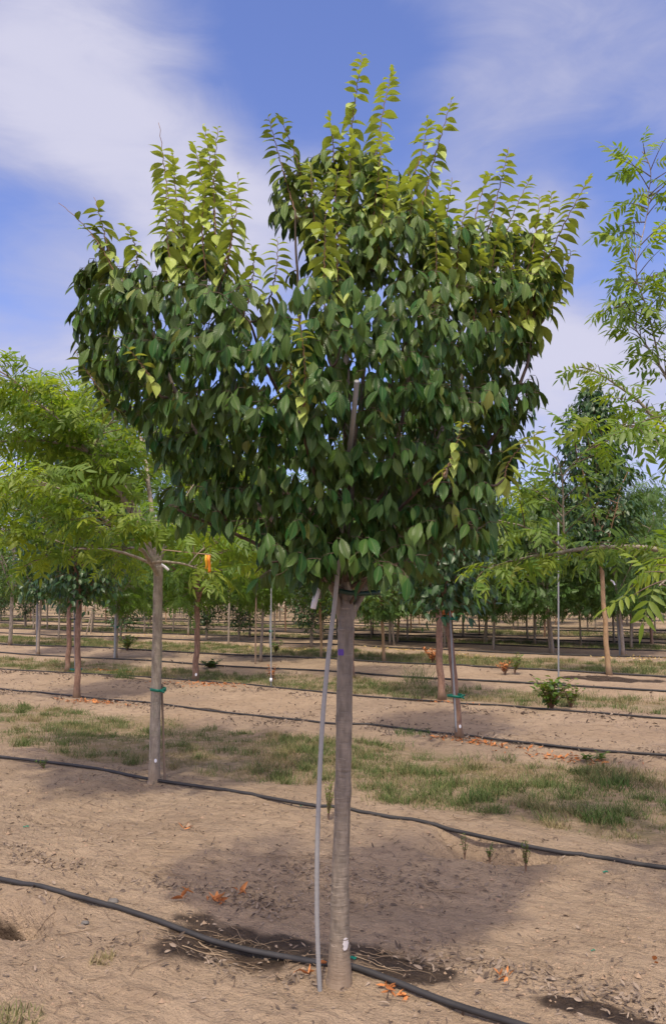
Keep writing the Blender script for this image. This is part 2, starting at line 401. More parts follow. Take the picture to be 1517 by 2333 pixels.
# ------------------------------------------------------------ main tree
TY = G3(772, 2238)[1]
def mp_(px, py, dy=0.): return unp(px, py, TY+dy)
def in_poly(x, y, P):
    P = np.asarray(P, float); c = np.zeros(len(x), bool); j = len(P)-1
    for i in range(len(P)):
        xi, yi = P[i]; xj, yj = P[j]
        c ^= ((yi > y) != (yj > y)) & (x < (xj-xi)*(y-yi)/(yj-yi+1e-9)+xi); j = i
    return c
CROWN = [(215, 600), (190, 660), (195, 740), (215, 800), (230, 870), (310, 945), (365, 1005), (400, 1060), (425, 1110), (480, 1150), (580, 1180), (640, 1235), (710, 1270),
         (850, 1280), (910, 1250), (960, 1200), (1040, 1215), (1090, 1180), (1120, 1100), (1150, 1030), (1180, 960), (1205, 900), (1190, 830), (1195, 750), (1235, 700), (1255, 610), (1215, 560),
         (1130, 490), (1060, 500), (1000, 500), (955, 470), (900, 410), (840, 350), (770, 335), (700, 370), (650, 400), (640, 460), (650, 510), (705, 540), (705, 600), (665, 650), (635, 760), (595, 765), (550, 640), (520, 550), (455, 530),
         (380, 550), (350, 610), (310, 590), (270, 570)]
HOLES = [((685, 590), 30), ((850, 640), 26)]
LIMBS = [ # (points px py), end depth offset, r0, r1
    ([(786, 1420), (788, 1250), (790, 1050), (791, 800), (786, 600), (794, 430)], .0, .021, .006),
    ([(778, 1412), (742, 1325), (660, 1230), (520, 1100), (420, 950), (340, 760), (275, 640)], -.15, .017, .005),
    ([(782, 1330), (700, 1200), (600, 1030), (530, 850), (490, 600)], .1, .014, .005),
    ([(742, 1325), (600, 1250), (470, 1190), (385, 1150)], -.35, .01, .004),
    ([(797, 1412), (832, 1345), (900, 1200), (1000, 1000), (1070, 800), (1090, 600)], .15, .017, .005),
    ([(870, 1270), (1000, 1150), (1120, 1000), (1190, 850), (1210, 690)], -.15, .012, .005),
    ([(794, 1290), (880, 1100), (940, 850), (960, 520)], -.1, .012, .005),
    ([(789, 1230), (730, 1000), (690, 780), (675, 480)], -.15, .012, .004),
    ([(789, 1330), (750, 1180), (700, 1030), (680, 930)], -.7, .011, .004),
    ([(790, 1300), (800, 1050), (790, 850), (780, 660)], .7, .012, .004),
    ([(792, 1330), (870, 1200), (960, 1110), (1030, 1060)], -.65, .01, .004),
    ([(784, 1260), (650, 1100), (500, 950), (430, 850)], .6, .011, .004),
    ([(796, 1340), (950, 1240), (1100, 1180)], -.3, .009, .004),
    ([(790, 1080), (835, 850), (850, 440)], .1, .01, .005),
    ([(795, 1300), (900, 1100), (1020, 950), (1100, 850)], .6, .011, .004),
    ([(789, 1350), (700, 1290), (610, 1270)], -.5, .007, .003),
    ([(790, 1150), (640, 900), (560, 720)], -.55, .01, .004),
    ([(790, 1120), (900, 850), (950, 720)], -.6, .01, .004),
    ([(790, 1000), (760, 800), (745, 640)], -.55, .009, .004),
    ([(792, 1380), (850, 1300), (905, 1290)], -.45, .007, .003)]
SHOOTS = [ # tip, base, depth, bare tip, young
    ((136, 463), (275, 680), -.15, .2, .4), ((216, 450), (262, 650), -.1, .14, .55), ((283, 512), (300, 640), 0, 0, .9),
    ((363, 280), (405, 590), .05, .2, .75), ((395, 350), (415, 600), -.1, 0, .85), ((464, 288), (486, 590), .1, 0, .9), ((497, 292), (500, 600), .0, 0, .95),
    ((543, 400), (512, 600), -.05, 0, .9), ((440, 325), (470, 560), .05, 0, .85), ((612, 268), (678, 500), -.15, 0, .45), ((638, 266), (700, 480), -.1, 0, .45), ((750, 262), (758, 440), 0, 0, .8),
    ((825, 126), (792, 460), .0, 0, .85), ((896, 152), (845, 480), .1, 0, .95), ((974, 272), (905, 470), .0, 0, .8), ((1028, 230), (950, 520), -.1, 0, .85),
    ((1030, 405), (1012, 660), -.2, 0, .9), ((1158, 336), (1080, 620), .15, .05, .7), ((1206, 408), (1120, 660), .05, 0, .7), ((1256, 440), (1160, 740), .0, 0, .75),
    ((1228, 448), (1175, 700), -.1, 0, .8), ((1345, 402), (1206, 700), -.15, 0, .7), ((1300, 572), (1215, 770), -.05, 0, .7), ((742, 460), (738, 660), -.45, 0, .85), ((575, 560), (555, 720), -.3, 0, .6),
    ((632, 545), (600, 720), -.25, 0, .75), ((1112, 395), (1068, 600), .1, 0, .8), ((680, 722), (690, 940), -.75, 0, .9), ((1055, 955), (1010, 1085), -.72, 0, .95),
    ((172, 800), (262, 930), -.2, .15, .5), ((1238, 978), (1150, 1090), -.3, 0, .85), ((620, 760), (650, 900), -.7, 0, .6), ((860, 330), (850, 500), -.1, 0, .9), ((1000, 440), (975, 640), -.1, 0, .85),
    ((1140, 500), (1120, 720), -.3, 0, .85), ((770, 380), (775, 560), -.25, 0, .8), ((870, 300), (840, 560), -.15, 0, .9), ((520, 430), (505, 640), -.2, 0, .9), ((380, 430), (395, 640), -.25, 0, .9),
    ((930, 390), (900, 580), -.2, 0, .9), ((800, 300), (790, 520), -.15, 0, .9), ((1062, 470), (1040, 670), -.25, 0, .9), ((990, 500), (985, 700), -.35, 0, .85), ((1092, 550), (1078, 730), -.35, 0, .85),
    ((1182, 500), (1150, 720), -.2, 0, .9), ((1243, 540), (1190, 740), -.15, 0, .9), ((765, 520), (772, 690), -.4, 0, .8), ((708, 372), (722, 560), -.2, 0, .6), ((885, 400), (860, 600), -.3, 0, .9), ((425, 430), (430, 640), -.15, 0, .9), ((470, 420), (470, 620), -.2, 0, .95), ((735, 640), (742, 780), -.55, 0, .7), ((1160, 600), (1130, 800), -.3, 0, .75),
    ((290, 790), (350, 870), -.6, 0, 1.), ((810, 690), (775, 790), -.6, 0, .7)]
def main_tree():
    base = G3(772, 2238)
    root = thing('ornamental_cherry_tree', 'large front tree with drooping dark green leaves, pale upright shoots and smooth grey brown trunk', 'tree', base)
    o_ = np.array(base); g = rs(5)
    tr = MB()
    pts = [(772, 2295, 42), (772, 2264, 37), (772, 2242, 32), (773, 2222, 28.5), (773, 2170, 24.5), (774, 2120, 22), (775, 2000, 19.8), (779, 1880, 18.6), (783, 1700, 18.2), (785, 1560, 18.3), (787, 1460, 18.0), (788, 1415, 18.6), (788, 1385, 17.5), (788, 1350, 14.5), (788, 1315, 12), (789, 1280, 10.5)]
    Pm = np.array([mp_(a, b) for a, b, _ in pts]); rad = np.array([w*pxscale(p) for p, (_, _, w) in zip(Pm, pts)])
    m = 110; Q = spline(Pm, m); rr = np.interp(np.linspace(0, 1, m), np.linspace(0, 1, len(rad)), rad)
    rr = rr*(1+.012*np.sin(np.arange(m)*1.1)*g.rand(m)) + .003*(g.rand(m) > .93)
    # cross-section slightly lobed towards the base
    k = 26; tube(tr, Q-o_, rr, k, seed=2, jit=.006)
    nodes = []; nrad = []
    for L, dy, r0, r1 in LIMBS:
        P = np.array([mp_(a, b, dy*(i/(len(L)-1))) for i, (a, b) in enumerate(L)]); m = 12*len(L)
        Q = spline(P, m); Q = Q+np.cumsum(g.randn(m, 3)*.0012, 0)
        r = np.linspace(0, 1, m)**.8*(r1-r0)+r0
        tube(tr, Q-o_, r, 9, cap=True, jit=.02, seed=3, mi=0 if L[0][1] > 1400 else 1)
        nodes += list(Q[3:]); nrad += list(r[3:])
    # pruned stub
    a = mp_(736, 1345, -.02); b = mp_(729, 1362, -.05); tube(tr, np.array([a, b])-o_, [.006, .005], 7)
    # crown
    cr = MB(); LP, LD, LN, LL, LY, LC = [], [], [], [], [], []
    axis = lambda z: np.array([mp_(788, 1300)[0], TY, z])
    tips = []
    tgt = 5600; got = 0
    xs = []
    while len(xs) < tgt:
        px, py = g.uniform(180, 1270), g.uniform(330, 1330)
        if not in_poly(np.array([px]), np.array([py]), CROWN)[0]: continue
        if any(np.hypot(px-h[0], py-h[1]) < r_ for h, r_ in HOLES): continue
        xs.append((px, py))
    P2 = np.array(CROWN, float)
    S_ = []
    for px, py in xs:
        yy = P2[:, 1]; xc = []
        for i in range(len(P2)):
            a, b = P2[i-1], P2[i]
            if (a[1] > py) != (b[1] > py): xc.append(a[0]+(b[0]-a[0])*(py-a[1])/(b[1]-a[1]))
        xc.sort(); k = sum(1 for v in xc if v < px); xl, xr = xc[max(k-1, 0)], xc[min(k, len(xc)-1)]
        if py > 640: xl, xr = xc[0], xc[-1]
        a = abs((px-(xl+xr)/2)/((xr-xl)/2+1)); hw = (xr-xl)/2*.0018
        D = min(.85*hw, .75)*sqrt(max(1-a*a, .02))
        if py > 1180: D *= .9
        uu = g.rand()**.62*(1 if g.rand() < .42 else -1)
        q_ = mp_(px, py-8, D*uu)
        ph_ = (q_[2]-.32*np.hypot(q_[0]-.05, q_[1]-TY))*4.6+1.7*fbm(np.array([q_[0]*2.1+q_[1]*.7]), np.array([q_[1]*2.1]), 61, 2)[0]
        if ph_ % 1. > .5 and g.rand() < .93: continue
        if 770 < px < 840 and 790 < py < 1000 and D*uu < -.45: continue
        S_.append(q_)
    for x0, x1, y0, y1, N, dm in ((600, 1000, 1130, 1315, 150, .6), (390, 600, 1100, 1185, 60, .45), (985, 1110, 1090, 1225, 60, .45), (620, 900, 1210, 1285, 90, .45), (640, 880, 1210, 1260, 40, .6)):
        for _ in range(N): S_.append(mp_(g.uniform(x0, x1), g.uniform(y0, y1), g.uniform(-dm, dm)))
    S_ = np.array(S_); order = np.argsort(np.linalg.norm(S_-mp_(788, 1250), axis=1))
    nodes = np.array(nodes); nrad = np.array(nrad)
    tw = MB()
    for s in S_[order]:
        dd = nodes-s; dist = np.linalg.norm(dd, axis=1); pen = np.maximum(dd[:, 2]+.02, 0)*1.8
        i = np.argmin(dist+pen); K = nodes[i]; d0 = dist[i]
        out = s-axis(s[2]); out[2] = 0; out = unit(out+g.randn(3)*.35*np.array([1, 1, 0]))
        if d0 < .1: K = K; 
        c1 = K+(s-K)*.35+np.array([0, 0, .10*d0])+out*.04
        e = s+out*.05+np.array([0, 0, -.012])
        m = max(6, int((d0+.12)/.035)); q = np.linspace(0, 1, m)[:, None]
        Q = (1-q)**3*K+3*(1-q)**2*q*c1+3*(1-q)*q*q*s+q**3*e
        rr0 = min(nrad[i]*.6, .0045)*(1 if d0 < .35 else 1.3)
        tube(tw, Q[::1]-o_, np.linspace(rr0, .0012, m), 4, cap=False)
        nodes = np.vstack([nodes, Q[2::2]]); nrad = np.concatenate([nrad, np.full(len(Q[2::2]), rr0*.8)])
        seg = np.linalg.norm(np.diff(Q, axis=0), axis=1); tot = seg.sum(); use = min(tot*.85, .24)
        nl = max(3, int(use/.027)); cum = np.concatenate([[0], np.cumsum(seg)])
        tg = unit(Q[-1]-Q[-3]); side = unit(np.cross(tg, [0, 0, 1.]))
        hi = sstep(1050, 480, 0)  # placeholder for height-dependent youngness
        zrel = (s[2]-1.5)/(3.2-1.5); tyo = g.rand()
        for k in range(nl):
            at = tot-use*(k/(nl-.5)); p = np.array([np.interp(at, cum, Q[:, c]) for c in range(3)])
            sg = 1 if k % 2 else -1
            if k == 0: sg = 0
            d = side*sg*(.5+.2*g.rand())+tg*(.25+.3*g.rand())+np.array([0, 0, -1.0-.5*g.rand()+.25*max(zrel, 0)])+g.randn(3)*.27
            nn = out*.95+np.array([0, 0, .6])+side*sg*.6+g.randn(3)*.36
            LP.append(p); LD.append(d); LN.append(nn); LL.append(.055+.038*g.rand()**.8-.008*(k < 2))
            LY.append(float(np.clip(g.rand()*.15+max(zrel-.5, 0)*.9*g.rand()*tyo, 0, 1))); LC.append(.0+.34*g.rand())
    sh = MB()
    for tip, bs, dy, bare, yo in SHOOTS:
        T_, B_ = mp_(*tip, dy), mp_(*bs, dy*.9)
        L = np.linalg.norm(T_-B_); bend = np.array([g.randn()*.035, g.randn()*.035, 0]); bx = (T_-B_)[0]
        Mp = (T_+B_)/2+bend+np.array([-.10*bx, 0, .0]); q = np.linspace(0, 1, 22)[:, None]
        Q = (1-q)**2*B_+2*(1-q)*q*Mp+q*q*T_; Q[:, :2] += .0025*np.array([(-1)**i for i in range(22)])[:, None]
        tube(tw, Q-o_, np.linspace(.0042, .0011, 22), 5, mi=1)
        # connect to the limbs
        i = np.argmin(np.linalg.norm(nodes-B_, axis=1)+np.maximum(nodes[:, 2]-B_[2], 0)*2); c = spline([nodes[i], (nodes[i]+B_)/2+np.array([0, 0, -.02]), B_], 8); tube(tr, c-o_, .0045, 6, mi=1)
        f = bare; ph = 0; az0 = g.rand()*6.28
        while f < 1.05:
            ff = min(f, 1); p = np.array([np.interp(1-ff, np.linspace(0, 1, 22), Q[:, c]) for c in range(3)])
            sz = np.interp(f, [0, .06, .2, .5, 1], [.022, .042, .062, .08, .09]) if bare < .1 else np.interp(f, [0, .3, 1], [.05, .07, .095])
            ph += pi+g.randn()*.35; az = az0+ph+.5*f*4
            hd = np.array([cos(az)*1.0, sin(az)*.75-.12, 0]); upc = np.interp(f, [0, .15, .45, 1], [.7, .15, -.3, -.85])
            d = hd+np.array([0, 0, upc])+g.randn(3)*.15; nn = np.array([0, 0, 1.])+hd*(-upc)*.8+g.randn(3)*.2
            if g.rand() < .93:
                LP.append(p); LD.append(d); LN.append(nn); LL.append(sz*(.9+.2*g.rand())*(.72 if dy < -.5 else 1))
                LY.append(float(min(yo*(.75 if f > .35 and g.rand() < .3 else 1)*np.interp(f, [0, .1, .7, 1.05], [1.25, 1.0, 1.05, .75])*(.85+.2*g.rand()), 1.25)) if yo > .55 else float(yo*(.7+.5*g.rand()))); LC.append(.15+.35*g.rand())
            f += np.interp(f, [0, .3, 1], [.010, .0125, .0135])/L*(.6+.8*g.rand())*(1.0)
    LL = np.array(LL); k = len(LL)
    scatter(cr, BIG, np.array(LP)-o_, LD, LN, LL, LL*g.uniform(.38, .47, k)*(1+.25*(np.array(LY) > .6)), np.array(LC), g.rand(k), np.array(LY))
    print('main leaves', k)
    t = tr.build('trunk', [M_bark, M_limb], root)
    tw.build('twigs', [M_twig, M_shoot], root)
    c = cr.build('crown', M_leaf, root)
    # paint patches on the bark: curved shells 1 mm proud
    def patch(name, px0, px1, py0, py1, mat, ragged=.0, par=root):
        mb = MB(); nu, nv = 9, 11; V = []
        for j in range(nv):
            py = py0+(py1-py0)*j/(nv-1); i = np.interp(py, [p[1] for p in pts][::-1], np.arange(len(pts))[::-1])
            cx = np.interp(py, [p[1] for p in pts][::-1], [p[0] for p in pts][::-1]); wd = np.interp(py, [p[1] for p in pts][::-1], [p[2] for p in pts][::-1])
            P = mp_(cx, py); r = wd*pxscale(P)*1.03+.0012
            sh_ = ragged*abs(j/(nv-1)*2-1)**1.5
            for u in range(nu):
                f = u/(nu-1); xx = px0+(px1-px0)*(f*(1-sh_)+sh_*.5+ragged*.12*g.randn()*(u in (0, nu-1)))
                s_ = np.clip((xx-cx)/wd, -.98, .98); a = math.asin(s_)
                V.append(P+np.array([r*sin(a), -r*cos(a), 0])-o_)
        Fc = [(j*nu+u, (j+1)*nu+u, (j+1)*nu+u+1, j*nu+u+1) for j in range(nv-1) for u in range(nu-1)]
        mb.add(V, Fc); return mb.build(name, mat, par)
    patch('purple_paint_mark', 770.5, 783, 1478, 1492, M_purple, .12)['label'] = 'small purple paint square on the trunk'
    patch('white_paint_spot', 779, 792, 2128, 2156, M_wpaint, .6)['label'] = 'white paint dab near the trunk base'
    return root
main_tree()

# ------------------------------------------------------------ things on/near the main tree
def conduit():
    pts = [(729, 2262, -.05), (725, 2180, -.06), (722, 2060, -.07), (724, 1880, -.09), (735, 1640, -.11), (751, 1470, -.13), (765, 1350, -.16), (775, 1230, -.2), (790, 1080, -.36), (803, 970, -.56), (813, 868, -.68)]
    P = np.array([unp(a, b, TY+d) for a, b, d in pts]); o_ = P[0].copy()
    Q = spline(P, 420); r = 5.1*np.array([pxscale(p) for p in [P[2]]*420]); r[:] = .0088*(1+.035*np.sin(np.arange(420)*2.1))
    root = MB(); tube(root, Q-o_, r, 12); o = root.build('metal_stake', M_cond); o.location = tuple(o_)
    tag(o, 'grey ribbed metal pole bowed beside the trunk of the front tree', 'stake')
conduit()
def strip(name, pts, wd, mat, label, cat, wdir=(1, 0, 0), th=.0008, parent=None, m=16, wob=.0):
    P = spline(pts, m); o_ = P[0].copy(); P = P-o_; wv = unit(np.array(wdir, float)); T = unit(np.gradient(P, axis=0)); N = unit(np.cross(T, wv)); Wv = np.cross(N, T)
    V = np.concatenate([P+Wv*wd/2+N*th, P-Wv*wd/2+N*th, P-Wv*wd/2-N*th, P+Wv*wd/2-N*th]); Fc = []
    for i in range(m-1):
        for a in range(4):
            b = (a+1) % 4; Fc.append((a*m+i, b*m+i, b*m+i+1, a*m+i+1))
    mb = MB(); mb.add(V, Fc); mb.F.append((np.array([[0, 3*m, 2*m, m]]), 0)); mb.F.append((np.array([[m-1, 2*m-1, 3*m-1, 4*m-1]]), 0))
    o = mb.build(name, mat, parent); o.location = tuple(o_)
    if cat: tag(o, label, cat)
    return o
strip('tag_strip', [mp_(727, 1338, -.06), mp_(722, 1352, -.07), mp_(717, 1370, -.075), mp_(713, 1387, -.07)], .022, M_white, 'blank white plastic strip hanging from a cut twig at the fork of the front tree', 'tag', (1, .1, 0))
def tape():
    c = [mp_(775, 1346, -.07), mp_(800, 1351, -.085), mp_(830, 1352, -.08), mp_(860, 1350, -.05), mp_(862, 1349, .0), mp_(830, 1350, .05), mp_(790, 1349, .07), mp_(772, 1347, .0), mp_(775, 1346, -.07)]
    o = strip('tie_tape', c, .018, M_tiedk, 'dark green tape band tied across the fork of the front tree', 'tie', (0, 0, 1), .002, m=60)
tape()

# ------------------------------------------------------------ pinnate trees with traced limbs
def limbed_tree(name, label, base, trunk_px, fork, targets, mat, bark, seed, tpl=PIN, ll=.24, lw=None, r0=.05, dens=1., group=None, droop=.25, twl=.5, yb=.3, tz=None, nfar=10, leafw=1.0, thin=0., clear=.55):
    g = rs(seed); root = thing(name, label, 'tree', base, group); o_ = np.array(base, float)
    tr = MB(); P = np.array(trunk_px); m = 60
    Q = spline(P, m); rr = interp([r0*1.45, r0*1.06, r0, r0*.97, r0*.93, r0*.9, r0*.9, r0*.95], m)
    rr = rr*(1+.03*np.sin(np.arange(m)*.9)+.02*g.randn(m)); tube(tr, Q-o_, rr, 16, jit=.015, seed=seed)
    cr = MB(); tw = MB(); LP, LD, LN, LL, LY = [], [], [], [], []
    LN_ = []; prim = 6
    tg_ = [np.array(t, float) for t in targets]; az_ = [atan2(t[1]-fork[1], t[0]-fork[0]) for t in tg_]; idx = list(np.argsort(az_)); step = len(idx)/prim
    pr = [idx[int(i*step)] for i in range(prim)]; tg_ = [tg_[i] for i in pr]+[tg_[i] for i in idx if i not in pr]
    for ti, T_ in enumerate(tg_):
        f = np.array(fork, float)+g.randn(3)*np.array([.01, .01, .03]); rs_ = None
        if ti >= prim:
            A_ = np.array([q_[0] for q_ in LN_]); dd = np.linalg.norm(A_-T_, axis=1)+np.maximum(A_[:, 2]-T_[2]+.1, 0)*1.2
            k_ = int(np.argmin(dd)); k_ = max(0, k_-(2 if dd[k_] < .5 else 0)); f = A_[k_].copy(); rs_ = LN_[k_][1]*.75
        L = max(np.linalg.norm(T_-f), .25)
        h = T_-f; hh = h.copy(); hh[2] = 0
        c1 = f+h*.33+np.array([0, 0, .10*L])-hh*.08; c2 = f+h*.7+np.array([0, 0, .12*L])+g.randn(3)*.05
        m = 26; q = np.linspace(0, 1, m)[:, None]; B = (1-q)**3*f+3*(1-q)**2*q*c1+3*(1-q)*q*q*c2+q**3*T_
        B += np.cumsum(g.randn(m, 3)*.011*L, 0)*np.linspace(0, 1, m)[:, None]*np.linspace(1, 0, m)[:, None]
        r1_ = rs_ if rs_ else min(.019*L**.5, r0*.55); ra = np.linspace(r1_, .0035, m); tube(tr, B-o_, ra, 8, cap=False)
        if L > .6: LN_ += [(B[q_], ra[q_]) for q_ in range(4, m-6)]
        ns = int((L+.15)/.08*dens)
        for s in range(ns):
            fr = (.25 if ti < prim else .1)+(.75 if ti < prim else .9)*(s+.5)/ns; p = np.array([np.interp(fr, q[:, 0], B[:, c]) for c in range(3)])
            if np.linalg.norm(p-np.array(fork)) < clear: continue
            i = min(int(fr*(m-1)), m-2); tg = unit(B[i+1]-B[i]); side = unit(np.cross(tg, [0, 0, 1.]))*(1 if s % 2 else -1)
            if thin and T_[2] > 2.6 and g.rand() < .12: continue
            tl = twl*(1.15-fr*.75)*(.6+.7*g.rand())
            dr = unit(side*(.8+.2*g.rand())+tg*.75+np.array([0, 0, .1+.35*g.randn()*.6]))
            e = p+dr*tl+np.array([0, 0, -.08*tl]); c = p+dr*tl*.5+np.array([0, 0, .06*tl]); qq = np.linspace(0, 1, 7)[:, None]
            C = (1-qq)**2*p+2*(1-qq)*qq*c+qq*qq*e; tube(tr, C-o_, np.linspace(.0045, .0015, 7), 4, cap=False, mi=1)
            nl = max(2, int(tl/.06))
            for k in range(nl):
                a = (k+.6)/nl; pp = np.array([np.interp(a, qq[:, 0], C[:, c]) for c in range(3)])
                sd_ = unit(np.cross(dr, [0, 0, 1.]))*(1 if k % 2 else -1)
                if k == nl-1: sd_ = sd_*.1
                d = sd_*.8+dr*.7+np.array([0, 0, -droop+.2*g.randn()])+g.randn(3)*.18
                LP.append(pp); LD.append(d); LN.append(np.array([0, 0, 1.])+g.randn(3)*.6); LL.append(ll*(.7+.5*g.rand()))
                LY.append(np.clip(yb*g.rand()*1.6*(.4+fr), 0, 1.05 if g.rand() < .97 else 1.3))
    LL = np.array(LL); k = len(LL)
    scatter(cr, tpl, np.array(LP)-o_, LD, LN, LL, LL*leafw, .1+.3*g.rand(k), g.rand(k), LY)
    tr.build('trunk', [bark, M_twig], root); cr.build('crown', mat, root)
    print(name, 'leaves', k)
    return root

# left tree of the second row
b = G3(352, 1782); Yl = b[1]
tl_ = [unp(352, 1790, Yl), unp(352, 1760, Yl), unp(354, 1650, Yl), unp(357, 1540, Yl), unp(359, 1440, Yl), unp(360, 1370, Yl), unp(361, 1315, Yl), unp(362, 1290, Yl)]
tgts = [(-60, 815, -.9), (40, 905, -.3), (110, 930, .3), (235, 800, .5), (310, 840, .9), (-80, 1000, -.5), (-60, 1120, 0), (0, 1210, -.8), (90, 1040, .9), (160, 930, -.2), (230, 1180, -1.1), (60, 1290, -.6), 
        (400, 960, .6), (470, 1080, .2), (540, 1200, -.2), (610, 1280, .3), (300, 950, -.6), (430, 1210, -1.0), (480, 1310, -.6), (250, 1040, -.5), (360, 820, 1.3), (560, 1080, 1.0), (150, 1180, .9), (20, 1090, -1.2), (120, 860, .4), (180, 1110, 0.2), (-40, 900, .6), (500, 1150, 1.5), (260, 1290, 1.2)]
limbed_tree('feathery_leaved_tree', 'feathery yellow green tree on the left with lichen grey trunk and green tie', b, tl_, unp(362, 1295, Yl),
            [unp(x, y, Yl+d) for x, y, d in tgts], M_pin, M_barkdk, 21, r0=12.2*pxscale(np.array(b)), dens=1.25, ll=.19, twl=.46, yb=.45)
# right tree, trunk just outside the frame
b2 = np.array([2.75, 5.3, 0.]); b2[2] = gz(*b2[:2]); Y2 = b2[1]
fk = b2+np.array([0, 0, 1.65])
tg2 = [(1462, 345, 0), (1488, 440, .1), (1480, 630, .2), (1445, 745, .1),  (1448, 560, -.1), (1420, 690, .0), (1325, 835, -.2), (1265, 1040, -.3), (1180, 1130, .0), (1115, 1180, -.2), (1095, 1305, -.2), (1470, 960, -.8),
       (1700, 150, .3), (1760, 450, .6), (1560, 1000, -.9), (1900, 700, -.7), (2050, 500, .2), (2200, 900, 0), (2100, 1150, -.8), (1750, 1000, -1.2), (1500, 1335, -1.7), (2200, 1100, .6)]
limbed_tree('feathery_leaved_tree', 'yellow green feathery leaved tree reaching in from the right edge over the field', b2,
            [b2+np.array([0.01*sin(i), 0, 1.66*i/7-.02]) for i in range(8)], fk, [unp(x, y, Y2+d) for x, y, d in tg2], M_pin, M_barkdk, 33, r0=.05, dens=1.1, ll=.17, twl=.3, yb=.4, thin=.8)

# ------------------------------------------------------------ prototypes of background trees
def proto(seed, H, h0, Rm, leafm, bark, ncl, per, ls, lw=.45, tpl=SML, r0=.045, droop=.5, clr=.16, nlimb=9, peak=.4, flat=.55, gap=.0, yb=.15, multi=0, lim_show=True):
    g = rs(seed); tr = MB(); cr = MB()
    m = 22; z = np.linspace(-.03, H*.82, m); P = np.stack([np.cumsum(g.randn(m)*.008), np.cumsum(g.randn(m)*.008), z], 1)
    r = r0*np.interp(z/H, [0, .03, .35, .85], [1.5, 1.05, .85, .12]); tube(tr, P, r, 9, jit=.03, seed=seed)
    prof = lambda f: Rm*np.sin(pi*np.clip(f, 0.02, .99)**(math.log(.5)/math.log(peak)))**flat
    nodes = []
    for i in range(nlimb):
        az = i*2.4+g.rand()*.5; f0 = (i/nlimb)**1.2*.55; zs = h0*.94+f0*(H-h0); f1 = min(f0+.3+.25*g.rand(), .96)
        s = np.array([np.interp(zs, z, P[:, 0]), np.interp(zs, z, P[:, 1]), zs]); rt = prof(f1)*.85
        e = np.array([cos(az)*rt, sin(az)*rt, h0+f1*(H-h0)]); c = s*.4+e*.6+np.array([0, 0, -.08])*g.rand(); c[:2] = s[:2]+(e[:2]-s[:2])*.55
        q = np.linspace(0, 1, 10)[:, None]; B = (1-q)**2*s+2*(1-q)*q*c+q*q*e; tube(tr, B, np.linspace(r0*.42, .006, 10), 6, cap=False); nodes += list(B[2:])
    nodes += list(P[int(m*.45):]); nodes = np.array(nodes)
    C = []
    while len(C) < ncl:
        f = g.rand(); az = g.rand()*6.283; rr = prof(f)*g.rand()**.45*(.8+.35*vn(np.array([az*1.2]), np.array([f*4.]), seed)[0]*2)
        p = np.array([cos(az)*rr, sin(az)*rr, h0+f*(H-h0)])
        if gap and vn(np.array([p[0]*2.2+9]), np.array([p[2]*2.2+p[1]]), seed+4)[0] < gap-.5: continue
        C.append(p)
    C = np.array(C); tw = 0
    for p in C[::2]:
        i = np.argmin(np.linalg.norm(nodes-p, axis=1)+np.maximum(nodes[:, 2]-p[2], 0)); K = nodes[i]
        tube(tr, np.array([K, (K+p)/2+np.array([0, 0, .03]), p]), [.007, .005, .002], 3, cap=False)
    n_ = ncl*per; ci = np.repeat(np.arange(ncl), per)
    off = g.randn(n_, 3)*clr*np.array([1, 1, .6]); Pp = C[ci]+off
    out = Pp.copy(); out[:, 2] = 0; out = unit(out)
    d = out*.6+g.randn(n_, 3)*.55+np.array([0, 0, -droop]); nn = np.array([0, 0, 1.])+out*.5+g.randn(n_, 3)*.4
    L = ls*g.uniform(.7, 1.25, n_)
    scatter(cr, tpl, Pp, d, nn, L, L*lw, g.rand(n_)*.3, np.clip(g.rand(n_)*.6+.4*np.repeat(g.rand(ncl), per), 0, 1), yb*g.rand(n_)*np.repeat(g.rand(ncl), per)*2)
    return tr.mesh('trunk', bark), cr.mesh('crown', leafm)
PR = {
 'locust': [proto(100, 4.0, 1.0, 1.55, M_loc, M_barkpale, 300, 8, .2, 1., PINS, droop=.5, peak=.38), proto(101, 4.3, 1.1, 1.5, M_loc, M_barkpale, 300, 8, .2, 1., PINS, droop=.55, gap=.12)],
 'dark': [proto(110, 4.1, 1.5, 1.05, M_drk, M_barktan, 330, 14, .1, .5, MID, droop=.8, peak=.45), proto(111, 4.3, 1.4, 1.15, M_drk, M_barktan, 360, 14, .1, .5, MID, droop=.8, peak=.4)],
 'pear': [proto(150, 4.15, 1.62, .74, M_drk, M_barktan, 330, 14, .1, .45, MID, droop=.9, peak=.36, clr=.09, flat=.7, nlimb=7), proto(151, 4.0, 1.6, .6, M_drk, M_barktan, 300, 14, .1, .5, MID)],
 'bush': [proto(120, 2.5, .42, .95, M_drk, M_barkpale, 260, 14, .085, .5, droop=.3, peak=.5, clr=.12), proto(121, 2.9, .4, .9, M_drk, M_barkpale, 260, 14, .085, .5, droop=.3, peak=.42, clr=.12)],
 'ash': [proto(130, 4.6, 1.35, 1.25, M_ash, M_barkpale, 300, 12, .12, .4, droop=.4, peak=.42), proto(131, 4.3, 1.3, 1.35, M_ash, M_barkpale, 300, 12, .12, .4, droop=.45, gap=.1)],
 'yellow': [proto(140, 4.6, 1.4, 1.5, M_pin, M_barkpale, 260, 7, .22, 1., PINS, droop=.35, peak=.5), proto(141, 4.4, 1.3, 1.6, M_pin, M_barkpale, 260, 7, .22, 1., PINS, droop=.35)],
}
NAMEK = {'locust': 'fine_leaved_tree', 'dark': 'broadleaf_tree', 'pear': 'pear_tree', 'bush': 'bushy_tree', 'ash': 'young_shade_tree', 'yellow': 'light_green_tree'}
BK = {'g': M_barkdk, 'r': M_barkred, 't': M_barktan, 'p': M_barkpale}
